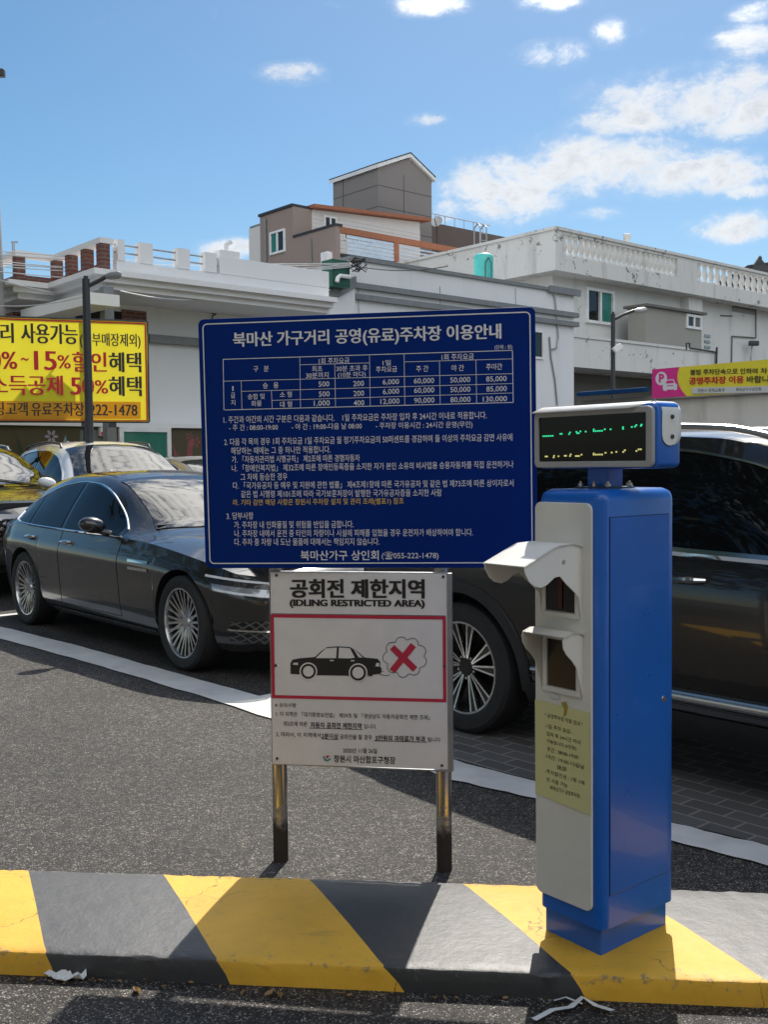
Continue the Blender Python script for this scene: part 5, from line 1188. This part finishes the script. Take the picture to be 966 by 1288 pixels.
part('meter_box', 'pvc_white', BB, lambda m_: up.slab(m_, up.rect(410, 318, 418, 332), 0, .25))
# balcony front: orange frame with pale louvres
part('balcony_slab', 'dark_trim', BB, lambda m_: gbox(m_, a0 + .22, aR, b0 - .05, b0 + .25, 9.10, 9.22))
zO = 9.98; part('balcony_beam', 'orange_trim', BB, lambda m_: gbox(m_, a0 + .22, aR + .2, b0 - .02, b0 + .13, zO, zO + .22))
posts = [A_(b0, 427.5, 310) + .25] + [A_(b0, x, 320) for x in (499, 566, 634)]
for i, a in enumerate(posts[1:]): part('balcony_post', 'orange_trim', BB, lambda m_: gbox(m_, a - .11, a + .11, b0 - .015, b0 + .12, 9.222, zO))
for i in range(3):
    for k in range(5): part('balcony_louvre', 'louver', BB, lambda m_: gbox(m_, posts[i] + .11, posts[i + 1] - .11, b0 + .02, b0 + .07, 9.25 + k * .145, 9.25 + k * .145 + (.12 if i == 0 else .05)))
# gabled tower
bT = 34.0; aT0 = 29.4; aT1 = A_(bT, 543, 250); bT1 = 37.1; zE, zP_ = 14.15, 14.85; am = (aT0 + aT1) / 2
def tower(m_):
    pr_ = [(aT0, 9.1), (aT1, 9.1), (aT1, zE), (am + .2, zP_), (aT0, zE + .02)]
    m_.prism([gpt(a, bT, z) for a, z in pr_], tuple(gv * (bT1 - bT)))
part('tower_wall', 'taupe_panel', BB, tower)
tp = FV(bT); tu = FU(aT0)
part('tower_joint', 'dark_trim', BB, lambda m_: ([gbox(m_, a - .012, a + .012, bT - .006, bT - .001, 9.6, zE - .05) for a in (am - .1,)] + [gbox(m_, aT0 + .02, aT1 - .02, bT - .006, bT - .001, z, z + .022) for z in (11.6, 12.5, 13.4)] + [gbox(m_, aT0 - .006, aT0 - .001, bT + .02, bT1 - .02, z, z + .022) for z in (11.6, 12.5, 13.4)] + [gbox(m_, aT0 - .006, aT0 - .001, bT1 - .75, bT1 - .71, 11.5, zE)]))
for (aa, za, ab, zb_) in ((aT0 - .12, zE - .05, am + .2, zP_ + .04), (am + .2, zP_ + .04, aT1 + .12, zE - .06)):
    part('tower_roof', 'pvc_white', BB, lambda m_: m_.prism([gpt(aa, bT - .14, za), gpt(ab, bT - .14, zb_), gpt(ab, bT - .14, zb_ + .16), gpt(aa, bT - .14, za + .16)], tuple(gv * (bT1 - bT + .26))))
    part('tower_roof_edge', 'dark_trim', BB, lambda m_: m_.prism([gpt(aa, bT - .16, za + .162), gpt(ab, bT - .16, zb_ + .162), gpt(ab, bT - .16, zb_ + .21), gpt(aa, bT - .16, za + .21)], tuple(gv * (bT1 - bT + .30))))
# right wing: dark parapet with rail
aW0 = A_(bT, 543.5, 300); zW = FV(bT).hit(590, 289)[1]
part('wing_parapet', 'dark_parapet', BB, lambda m_: gbox(m_, aW0, aR, bT, bT + 3, 9.09, zW))
part('wing_rail', 'galv', BB, lambda m_: ([m_.tube([gpt(aW0, bT + .1, zW + .42), gpt(aR - 1.2, bT + .1, zW + .42)], .025, 5)] + [m_.tube([gpt(aW0 + .3 + i * .62, bT + .1, zW), gpt(aW0 + .3 + i * .62, bT + .1, zW + .42)], .02, 5) for i in range(int((aR - aW0 - 1.5) / .62) + 1)]))
lad = [A_(b0 + 1, x, 300) for x in (604, 612)]
part('roof_ladder', 'galv', BB, lambda m_: ([m_.tube([gpt(a, b0 + 1, 9.6), gpt(a, b0 + 1, 11.6), gpt(a + .1, b0 + 1.2, 11.75), gpt(a + .16, b0 + 1.5, 11.6), gpt(a + .16, b0 + 1.5, 10.6)], .03, 6) for a in lad] + [m_.tube([gpt(lad[0], b0 + 1, z), gpt(lad[1], b0 + 1, z)], .018, 5) for z in np.arange(9.8, 11.5, .3)]))
# satellite dish
dq = P(549.5, 278.5, 46.2); DS = thing('satellite_dish', 'round grey satellite dish beside the gabled tower', 'satellite dish', (dq.x, dq.y, dq.z - .5))
dn = Vector((-.35, -.85, .35)).normalized(); Td = Matrix.Translation(dq) @ dn.to_track_quat('Z', 'Y').to_matrix().to_4x4()
part('reflector', 'dish', DS, lambda m_: m_.lathe([(0, -.06), (.12, -.05), (.25, 0), (.26, .005), (.25, -.01), (.12, -.065), (0, -.075)], Td, 28), smooth=True)
part('feed_arm', 'dark_trim', DS, lambda m_: m_.tube([Td @ Vector((0, -.22, 0)), Td @ Vector((0, -.05, .28))], .02, 6))
part('mast', 'dark_trim', DS, lambda m_: m_.tube([dq + Vector((0, .08, 0)), dq + Vector((0, .1, -.5)), dq + Vector((0, .1, -1.6))], .03, 6))

# --- big weathered white building with balustrades
RB = thing('weathered_building', 'big weathered white building with balustraded roof parapets and peeling balcony', 'building', tuple(gpt(35, 23, 0)), GA)
bR = 22.0; bRw = 22.7; aR0 = A_(bR, 699, 297); aRl = aR0 + .7; zS0, zS1 = 7.75, 8.0; zTop = 9.15; rp = FV(bR); rw_ = FV(bRw)
part('wall', 'old_white_plain', RB, lambda m_: gbox(m_, aRl, aR0 + 30, bRw, bRw + 14, 0, zS0))
part('roof_slab', 'old_white', RB, lambda m_: gbox(m_, aR0, aR0 + 30, bR, bRw + 14.5, zS0, zS1))
g1 = (A_(bR, 709, 320), A_(bR, 853, 335)); g2 = (A_(bR, 878, 340), A_(bR, 1010, 350))
solid = [(aR0, g1[0]), (g1[1], g2[0]), (g2[1], aR0 + 30)]
zb0, zb1 = 8.28, 8.95
part('parapet', 'old_white', RB, lambda m_: ([gbox(m_, a, b, bR + .002, bR + .25, zS1, zTop - .1) for a, b in solid] + [gbox(m_, a, b, bR + .004, bR + .25, zS1, zb0) for a, b in (g1, g2)] + [gbox(m_, aR0 + .002, aR0 + .25, bR + .25, bRw + 14, zS1, zTop - .1)]))
part('parapet_cap', 'old_white', RB, lambda m_: (gbox(m_, aR0 - .06, aR0 + 30, bR - .06, bR + .32, zTop - .1, zTop), gbox(m_, aR0 - .06, aR0 + .32, bR + .32, bRw + 14, zTop - .1, zTop)))
part('parapet_beam', 'old_white', RB, lambda m_: [gbox(m_, a, b, bR + .003, bR + .24, zb1, zTop - .1) for a, b in (g1, g2)])
bm_b = None
for (ga, gb_), n_ in ((g1, 22), (g2, 18)):
    for i in range(n_):
        a = ga + (gb_ - ga) * (i + .5) / n_
        if bm_b is None:
            q = MB(); T0 = Matrix.Translation(gpt(a, bR + .12, 0)); q.lathe([(.10, zb0), (.11, zb0 + .05), (.07, zb0 + .12), (.125, zb0 + .30), (.10, zb0 + .42), (.07, zb0 + .54), (.11, zb0 + .62), (.10, zb1)], T0, 10); bm_b = q.build('baluster', 'old_white_plain', RB, smooth=True); ab0 = a
        else:
            o = bm_b.copy(); COL.objects.link(o); o.parent = RB; o.location = (a - ab0, 0, 0)
part('corner_pier', 'old_white', RB, lambda m_: gbox(m_, A_(bRw, 857, 380), A_(bRw, 874, 380), bRw - .35, bRw - .002, 4.0, zS0 - .002))
r = rw_.rect(736, 364, 771, 408); window(RB, rw_, r, fw=.10, glass=('glass_dark', 'teal_curtain'), proud=.10)
# balcony
bBa = 21.0; bp_ = FV(bBa); aB0 = A_(bBa, 716, 450); aB1 = A_(bBa, 901, 450); zB1 = bp_.hit(800, 433)[1]; zB0 = bp_.hit(800, 468)[1]
part('balcony', 'old_white', RB, lambda m_: (gbox(m_, aB0, aB1, bBa, bBa + .2, zB0, zB1), gbox(m_, aB0, aB1, bBa + .2, bRw - .002, zB0, zB0 + .2), gbox(m_, aB1 - .2, aB1, bBa + .2, bRw - .003, zB0 + .2, zB1)))
part('balcony_cap', 'old_white_plain', RB, lambda m_: gbox(m_, aB0, aB1 + .05, bBa - .05, bBa + .24, zB1 + .001, zB1 + .09))
part('balcony_rail', 'dark_trim', RB, lambda m_: (m_.tube([bp_.px(862, 440, .06), bp_.px(862, 432, .06), bp_.px(866, 432, .06), bp_.px(866, 438, .06), bp_.px(899, 443, .06)], .03, 6), m_.tube([bp_.px(900, 437, .07), bp_.px(899, 470, .07)], .04, 6)))
part('shaded_lower_wall', 'shed_dark', RB, lambda m_: gbox(m_, aRl + .1, aB1 + 1, bRw - .22, bRw - .003, 0.0, zB0 - .02))  # shade under the balcony put into a darker wall colour
sh = FV(bBa + .35); r = sh.rect(813, 391, 883, 440)
part('shed_wall', 'shed_wall', RB, lambda m_: sh.slab(m_, (r[0], zB1 - .6, r[2], r[3]), -.75, 0))
part('shed_roof', 'shed_dark', RB, lambda m_: sh.slab(m_, (r[0] - .15, r[3] + .002, r[2] + .15, r[3] + .09), -.85, .14))
r3 = sh.rect(863, 396, 882, 414); window(RB, sh, r3, fw=.09, glass=('glass_dark', 'shed_dark'), proud=.06)
part('shed_louvre', 'galv', RB, lambda m_: [rw_.slab(m_, (A_(bRw, 886, 420), w, A_(bRw, 893, 420), w + .10), .01, .05) for w in np.arange(4.6, 6.4, .22)])
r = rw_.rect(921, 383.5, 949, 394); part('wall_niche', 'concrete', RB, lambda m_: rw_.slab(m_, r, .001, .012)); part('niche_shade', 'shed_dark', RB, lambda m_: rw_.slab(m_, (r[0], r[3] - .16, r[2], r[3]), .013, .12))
part('conduit', 'shed_dark', RB, lambda m_: (m_.tube([rw_.px(950, 384, .05), rw_.px(950, 425, .05), rw_.px(920, 423, .05), rw_.px(919, 470, .05)], .03, 5), m_.tube([rw_.px(906, 397, .03), rw_.px(921, 397.5, .03)], .025, 5)))
part('roof_vent', 'old_white_plain', RB, lambda m_: (m_.tube([P(789, 308, 37.5), P(789, 299, 37.5)], .10, 8), m_.tube([P(785, 297.5, 37.5), P(793, 297.5, 37.5)], .11, 8)))
ar_ = A_(bR, 772, 300); part('roof_hump', 'old_white', RB, lambda m_: gbox(m_, ar_, A_(bR, 848, 320), bR + .8, bR + 1.4, 9.0, 9.36))
# floodlight on the wall of the weathered building
fl = FV(bRw - .3); FLm = thing('wall_floodlight', 'twin grey floodlight on a thin pole against the weathered wall', 'floodlight', tuple(fl.px(946, 470)))
part('pole', 'galv', FLm, lambda m_: m_.tube([fl.px(945, 480), fl.px(945, 448), fl.px(947, 434)], .035, 6))
for x in (944.5, 950): part('lamp', 'dark_metal', FLm, lambda m_: m_.rbox((-.11, -.09, -.10), (.11, .09, .10), .03, T=Matrix.Translation(fl.px(x, 432, .05))), smooth=True)
# pagoda style roof beyond
pg = P(948, 334.0, 60); PG = thing('tiled_roof_house', 'dark tiled traditional roof with an upturned finial peeping over the parapet', 'house', (pg.x, pg.y, 0))
part('roof', 'tile_dark', PG, lambda m_: (m_.prism([P(934, 338.0, 60), P(941, 333.5, 60), P(966, 330.0, 60), P(1010, 326.0, 60), P(1060, 349.0, 60), P(934, 354.0, 60)], (0, 6, 0)), m_.prism([P(938, 342.0, 59.5), P(954, 333.0, 59.5), P(990, 337.0, 59.5), P(990, 364.0, 59.5), P(938, 364.0, 59.5)], (0, .4, 0))))
part('ridge_finial', 'tile_dark', PG, lambda m_: (m_.prism([P(948, 335.0, 59.8), P(955.5, 324.0, 59.8), P(957, 324.0, 59.8), P(966, 335.0, 59.8)], (0, .3, 0)), m_.lathe([(0, .2), (.10, .1), (.12, 0), (.05, -.1)], Matrix.Translation(P(956.5, 325.5, 59.9)), 10)))
part('wall', 'old_white', PG, lambda m_: m_.box((pg.x - .3, pg.y + .5, 0), (pg.x + 5, pg.y + 5.5, P(948, 349.0, 60).z)))
# old low shed behind the right banner, blue awning at its side
aSh = 15.75; su = FU(aSh); bs0 = B_(aSh, 738, 500); bs1 = B_(aSh, 1100, 500); zsh = su.hit(900, 499)[1]
SHD = thing('old_shed', 'low old shed with a stained crumbling wall beneath the pink and yellow banner', 'shed', tuple(gpt(aSh, (bs0 + bs1) / 2, 0)), GA)
part('wall', 'old_white', SHD, lambda m_: gbox(m_, aSh, aSh + 3, bs1, bs0, 0, zsh))
part('roof', 'old_dark', SHD, lambda m_: gbox(m_, aSh - .12, aSh + 3.1, bs1 - .1, bs0 + .1, zsh, zsh + .07))
ba0, ba1 = B_(aSh, 738, 490), B_(aSh, 822, 490); za0, za1 = su.hit(780, 496)[1], su.hit(780, 490)[1]
part('awning', 'blue_awning', SHD, lambda m_: m_.hexa([gpt(aSh - .30, ba1, za0), gpt(aSh - .13, ba1, za0), gpt(aSh - .13, ba0, za0), gpt(aSh - .30, ba0, za0), gpt(aSh - .29, ba1, za1 - .02), gpt(aSh - .13, ba1, za1), gpt(aSh - .13, ba0, za1), gpt(aSh - .29, ba0, za1 - .02)]))

# ------------------------------------------------------------------ banners
by0 = P(187, 462, 16.9); bdir = Vector((math.cos(R(19)), math.sin(R(19)), 0)); yb = Plane(by0, bdir)
YB = thing('yellow_banner', 'big yellow discount banner with red and black Korean lettering above the painted wall', 'banner', (by0.x - 1.5, by0.y - .5, gz(by0.y)), R(19))
c0 = [yb.hit(*q) for q in ((185, 404.5), (187, 530.5))]; uR = (c0[0][0] + c0[1][0]) / 2; wt, wb = c0[0][1], c0[1][1]; uL = yb.hit(-75, 460)[0]
part('cloth', 'banner_cloth', YB, lambda m_: m_.grid([[yb.pt(uL + (uR - uL) * i / 24, wb + (wt - wb) * j / 8, .014 * math.sin(i * 1.3) * math.sin(j * .8) - .012) for i in range(25)] for j in range(9)]), smooth=True)
part('lower_strip', 'banner_strip', YB, lambda m_: m_.poly([yb.px(*q, .010) for q in ((-60, 504), (176.5, 505.5), (176.5, 527), (-60, 526.5))]))
part('border_line', 'print_banner_red', YB, lambda m_: (yb.seg(m_, (uL, wt - .035), (uR - .03, wt - .035), .022, .011), yb.seg(m_, (uR - .035, wt - .03), (uR - .035, wb + .02), .022, .0115), yb.seg(m_, (uL, wb + .02), (uR - .03, wb + .02), .016, .011)))
def T3(lst, name, mt):
    m_ = MB()
    for s, x0, y0, x1, y1, h, bo in lst:
        letters(m_, yb, s, x0, y0, x1, y1, h, .012, 0)
        if bo: 
            for d_ in (-bo, bo): letters(m_, yb, s, x0 + d_, y0, x1 + d_, y1, h, .0122 if d_ < 0 else .0124, 0)
    m_.build(name, mt, YB)
T3([('리', 0.5, 419, 16, 419, 25, .8), ('사용가능', 26.5, 419, 96.5, 421, 25, .8), ('(일부매장제외)', 100, 428, 176, 429.5, 19, .3), ('혜택', 137, 455.5, 176.5, 456, 25, .8), ('혜택', 137, 485.5, 177, 486, 25, .8), ('핑고객', -8, 514, 34, 514.5, 17, .4), ('유료주차장', 39, 514.5, 105, 515, 17, .4), ('222-1478', 112, 515.5, 172, 516, 14, .4)], 'black_lettering', 'print_black')
T3([('0%', -13, 453, 20.5, 453.5, 22, .7), ('~', 26, 452, 35, 452, 4, .3), ('15', 43, 453.5, 70, 454, 24, 1.0), ('%', 72, 455, 88, 455.5, 17, .5), ('할인', 91, 455, 133, 455.5, 25, .8), ('소득공제', -13, 484, 78, 485, 25, .8), ('50', 89, 485.5, 117, 486, 22, 1.0), ('%', 119, 486.5, 135, 487, 17, .5)], 'red_lettering', 'print_banner_red')
part('frame', 'dark_metal', YB, lambda m_: [m_.tube([yb.pt(a[0], a[1], -.03), yb.pt(b[0], b[1], -.03)], .022, 6) for a, b in (((uL, wt), (uR, wt)), ((uL, wb), (uR, wb)), ((uR, wb), (uR, wt)))])
u = yb.hit(141, 533)[0]; part('leg_bracket', 'dark_metal', YB, lambda m_: yb.slab(m_, (u - .06, wb - .09, u + .06, wb - .02), -.09, .01))
for px in (107, -40):
    u = yb.hit(px, 533)[0]; part('stand_leg', 'dark_metal', YB, lambda m_: m_.tube([yb.pt(u, wt, -.06), yb.pt(u, -by0.z + gz(by0.y) - .02, -.06)], .035, 8)); part('leg_bracket', 'dark_metal', YB, lambda m_: yb.slab(m_, (u - .06, wb - .09, u + .06, wb - .02), -.09, .01))

q1 = P(821, 480, 18.0); pb_ = Plane(q1, -gv); PBn = thing('parking_banner', 'pink and yellow public parking banner with a white car emblem, tied before the old shed', 'banner', (q1.x + .6, q1.y - .7, 0), GA)
cc = [pb_.hit(*q) for q in ((821, 461.3), (822, 498.3), (968, 494.8), (968, 455.6))]; uR = pb_.hit(1075, 478)[0]; w1_, w0_ = (cc[0][1] + cc[3][1]) / 2, (cc[1][1] + cc[2][1]) / 2
up_ = pb_.hit(862, 480)[0]
part('cloth', 'banner_yellow', PBn, lambda m_: m_.grid([[pb_.pt(cc[0][0] + (uR - cc[0][0]) * i / 20, w0_ + (w1_ - w0_) * j / 3, .008 * math.sin(i * .9)) for i in range(21)] for j in range(4)]), smooth=True)
part('added_bounce_sheet', 'pvc_white', PBn, lambda m_: m_.grid([[pb_.pt(cc[0][0] + (uR - cc[0][0]) * i / 20, w0_ + (w1_ - w0_) * j / 3, .008 * math.sin(i * .9) - .004) for i in range(21)] for j in range(4)]), smooth=True)  # added unseen sheet, keeps the cloth's yellow bounce off the shed wall
def pinkp(m_):
    n_ = 12; arc = [(up_ - .10 + .10 * (1 - (2 * i / n_ - 1) ** 2) * -1 + .14 * (i / n_), w1_ + (w0_ - w1_) * i / n_) for i in range(n_ + 1)]
    m_.poly([pb_.pt(u, w, .010) for u, w in [(cc[0][0], w0_), (cc[0][0], w1_)] + arc])
part('pink_field', 'pink', PBn, pinkp)
Z3 = lambda x, y: (600 + x / 2.639, 270 + y / 2.639)
def disc(m_, cx_, cy_, r_, off, k=24):
    u, w = pb_.hit(*Z3(cx_, cy_)); rr = r_ / 2.639 / F * 18; m_.poly([pb_.pt(u + rr * math.cos(2 * math.pi * i / k), w + rr * math.sin(2 * math.pi * i / k), off) for i in range(k)])
def emb(m_):
    disc(m_, 614, 544, 22, .0112)
    zq = lambda pts, o: m_.poly([pb_.px(*Z3(x, y), o) for x, y in pts])
    zq([(620, 583), (619, 566), (625, 562), (630, 548), (655, 546), (661, 560), (667, 564), (667, 580), (657, 584), (657, 580), (632, 581), (632, 586)], .0116)
part('emblem', 'print_white', PBn, emb)
def emb2(m_):
    letters(m_, pb_, 'P', *Z3(606, 543), *Z3(624, 543), 11, .0122, .05)
    zq = lambda pts, o: m_.poly([pb_.px(*Z3(x, y), o) for x, y in pts])
    zq([(629, 561), (633, 551), (653, 549.5), (657, 559)], .0124); zq([(633, 570), (633, 567), (654, 566), (654, 569)], .0124)
part('emblem_print', 'pink', PBn, emb2)
part('footer_strip', 'print_grey', PBn, lambda m_: m_.poly([pb_.px(*Z3(x, y), .011) for x, y in ((716, 574), (1100, 566), (1100, 588), (716, 594))]))
m_ = MB()
for s, x0, y0, x1, y1, h in (('불법 주차단속으로 인하여', *Z3(710, 523), *Z3(934, 518.5), 7.2), ('차', *Z3(944, 518), *Z3(966, 517.5), 7.2), ('바랍니다', *Z3(898, 547), *Z3(1000, 544), 9)): letters(m_, pb_, s, x0, y0, x1, y1, h, .0118, .02)
for s, x0, y0, x1, y1, h in (('창원시 경제교통과', *Z3(735, 584), *Z3(825, 582), 4.6), ('북마산가구상인회', *Z3(862, 581), *Z3(946, 579), 4.6)): letters(m_, pb_, s, x0, y0, x1, y1, h, .0122, .01)
m_.build('black_lettering', 'print_black', PBn)
m_ = MB()
for d_ in (-.25, .25): letters(m_, pb_, '공영주차장 이용', Z3(707, 552)[0] + d_, Z3(707, 552)[1], Z3(888, 547)[0] + d_, Z3(888, 547)[1], 9.4, .0119 + d_ * .001, .02)
m_.build('red_lettering', 'print_banner_red', PBn)
for u in (cc[0][0] + .02, uR - .02): part('tie_pole', 'galv', PBn, lambda m_: m_.tube([pb_.pt(u, -q1.z, -.04), pb_.pt(u, w1_ + .03, -.04)], .018, 6))

# ------------------------------------------------------------------ street lamps, utility pole, wires
def lamp(label, bx, ytop, Y, dia, arm, head, extra=None):
    top = P(bx, ytop, Y); base = Vector((top.x, top.y, gz(top.y))); L_ = thing('street_lamp', label, 'street lamp', tuple(base))
    part('pole', 'dark_metal', L_, lambda m_: m_.tube([base, base.lerp(top, .5), top], [dia * .56, dia * .52, dia * .48], 14), smooth=True)
    part('pole_cap', 'dark_metal', L_, lambda m_: m_.tube([top, top + Vector((0, 0, .04))], dia * .3, 10)); part('base_plate', 'dark_metal', L_, lambda m_: m_.box((base.x - .15, base.y - .15, base.z - .01), (base.x + .15, base.y + .15, base.z + .02)))
    part('arm', 'dark_metal', L_, lambda m_: m_.tube([P(x, y, Y) for x, y in arm], .03, 8), smooth=True)
    a, b = P(*head[0], Y), P(*head[1], Y); d_ = (b - a); part('lamp_head', head[2], L_, lambda m_: m_.tube([a, a.lerp(b, .3), a.lerp(b, .8), b], [.03, .05, .055, .03], 10), smooth=True)
    if extra: 
        e = P(*extra, Y - .1); part('floodlight', 'pvc_white', L_, lambda m_: m_.rbox((-.09, -.07, -.06), (.09, .07, .06), .02, T=Matrix.Translation(e) @ Matrix.Rotation(R(-35), 4, 'Y')))
        part('floodlight_arm', 'dark_metal', L_, lambda m_: m_.tube([P(bx, extra[1] + 2, Y), e], .02, 5))
lamp('dark lamp post with a curved arm, standing before the yellow banner', 107.5, 351, 14.0, .105, [(108, 361), (118, 356), (128, 351), (136, 346)], ((132, 348), (152, 345), 'grey_trim'))
lamp('slim dark lamp post with pale head and small floodlight, before the weathered building', 771.5, 395, 20.0, .085, [(772, 402), (784, 396), (797, 391), (805, 390)], ((798, 391), (814, 389.5), 'galv'), (777, 438))
ub = P(-7, 600, 19.5); UP = thing('utility_pole', 'tapering grey concrete utility pole cut by the photo edge', 'utility pole', (ub.x, ub.y, gz(19.5)))
part('shaft', 'concrete', UP, lambda m_: m_.tube([Vector((ub.x, ub.y, gz(19.5) - .05)), Vector((ub.x, ub.y, 4)), Vector((ub.x - .02, ub.y, 11.5))], [.30, .27, .155], 18), smooth=True)
part('crossarm', 'galv', UP, lambda m_: [m_.tube([Vector((ub.x - .9, ub.y - .1, z)), Vector((ub.x + .12, ub.y - .16, z))], .035, 6) for z in (8.6, 5.9)])
part('clamp', 'dark_trim', UP, lambda m_: m_.rbox((-.06, -.06, -.07), (.09, .06, .07), .02, T=Matrix.Translation(P(-1, 92, 19.4))))
def wirec(a, b, sag, r, mt, label):
    pts = [a.lerp(b, t / 16) - Vector((0, 0, sag * 4 * (t / 16) * (1 - t / 16))) for t in range(17)]
    m_ = MB(); m_.tube(pts, r, 5); tag(m_.build('overhead_wire', mt, smooth=True), label, 'wire', 'overhead wires')
pole = lambda y: P(-6, y, 19.4) + Vector((0, -.2, 0)); anch = gp.px(436, 334, .1)
wl = 'thin pale overhead wire slung from the utility pole to the white building corner'
for y, e, sg in ((318, (0, .04), .10), (322, (0, .02), .12), (330, (0, -.02), .20), (334, (0, 0), .14), (337, (0, -.05), .16), (343, (0, .05), .28)): wirec(pole(y), anch + Vector((0, 0, e[1])), sg, .010, 'wire', wl)
wirec(pole(352), lw.px(334, 358, .1), .42, .016, 'wire', 'thicker pale cable sagging across the front of the white house')
wirec(P(151, 366, 18.0), lw.px(331, 361, .1), .22, .014, 'wire', 'short slack pale cable under the white cornice')
wirec(pole(386), P(112, 371, 17.6), .08, .010, 'wire', 'short pale wire running to the porch roof of the white house')
wirec(anch, mp_.px(553, 352, .3) + Vector((0, 0, .3)), .12, .012, 'wire_dark', 'dark wire lying along the roof edge of the white building')
kn_ = MB(); rr_ = random.Random(2)
for i in range(9): kn_.tube([anch + Vector((.1 + rr_.uniform(-.12, .3), rr_.uniform(-.05, .05), rr_.uniform(-.18, .18))) for _ in range(5)], .012, 4)
tag(kn_.build('cable_bundle', 'wire_dark'), 'tangled dark cable bundle where the overhead wires meet the white building', 'cable')
ant = P(16.5, 320, 22); AN = MB(); AN.tube([ant + Vector((0, 0, -1.0)), ant + Vector((0, 0, .25))], .03, 6); AN.tube([ant + Vector((-.05, 0, .25)), ant + Vector((.09, 0, .25))], .02, 5); tag(AN.build('roof_antenna', 'galv'), 'short pale antenna mast rising behind the brick parapet', 'antenna')

# ------------------------------------------------------------------ across the road, behind the viewer: seen only mirrored in paint and glass
wall_mat('render_warm', (.74, .69, .60), dirt=.12)
ST = thing('shop_building', 'cream two storey shop across the road behind the street trees', 'building', (6, -13, 0))
part('wall', 'render_warm', ST, lambda m_: m_.box((-14, -22, 0), (26, -13, 7.2))); part('cornice', 'concrete', ST, lambda m_: m_.box((-14.2, -22, 7.2), (26.2, -12.7, 7.6)))
for i in range(6):
    for z in (.9, 4.3): part('window', 'glass_dark', ST, lambda m_: m_.box((-2.5 + i * 4.1, -13.05, z), (.1 + i * 4.1, -12.97, z + 1.9)))
def make_tree(x, y, h, seed):
    rr = random.Random(seed); t_ = thing('street_tree', 'broad dark green street tree mirrored in the parked cars', 'tree', (x, y, 0), 0, 'trees across the road')
    m_ = MB(); o = Vector((x, y, 0)); m_.tube([o, o + Vector((.1, 0, h * .3)), o + Vector((0, .1, h * .55))], [.22, .17, .10], 10)
    for i in range(6):
        a = i * 1.05; m_.tube([o + Vector((.05, 0, h * (.28 + .04 * i))), o + Vector((math.cos(a) * h * .14, math.sin(a) * h * .14, h * (.5 + .03 * i))), o + Vector((math.cos(a) * h * .25, math.sin(a) * h * .25, h * (.62 + .03 * i)))], [.09, .06, .02], 6)
    m_.build('trunk', 'bark', t_, smooth=True)
    m_ = MB()
    for c in range(64):
        a = rr.uniform(0, 6.28); q = rr.random() ** .5 * h * .34; zz = rr.uniform(.24, 1.0); cc_ = o + Vector((math.cos(a) * q * (1.15 - abs(zz - .6)), math.sin(a) * q * (1.15 - abs(zz - .6)), h * zz))
        for l in range(70):
            d_ = Vector((rr.gauss(0, 1), rr.gauss(0, 1), rr.gauss(0, .7))).normalized() * h * .085 * rr.random() ** .4; p_ = cc_ + d_; u_ = Vector((rr.gauss(0, 1), rr.gauss(0, 1), rr.gauss(0, .5))).normalized() * .20; v_ = Vector((rr.gauss(0, 1), rr.gauss(0, 1), rr.gauss(0, 1))).normalized() * .14
            m_.poly([p_ - u_, p_ + v_, p_ + u_, p_ - v_])
    m_.build('crown', 'leaf', t_, fix=False)
    return t_
tr0 = make_tree(-8.6, -.8, 12.0, 11)
for (x, y, rz) in ((-9.6, 4.6, 1.2), (-13.5, 10.5, 4.0), (-8.5, -6.5, 2.2), (-4.2, -6.6, .7), (.4, -6.2, 3.3), (5.0, -6.8, 5.1), (9.6, -6.4, 1.9)):
    o = tr0.copy(); COL.objects.link(o); o.location = (x, y, 0); o.rotation_euler = (0, 0, rz); o.scale = (1, 1, 1) if y > -5 else (.8, .8, .60)
    for ch in tr0.children:
        c = ch.copy(); COL.objects.link(c); c.parent = o
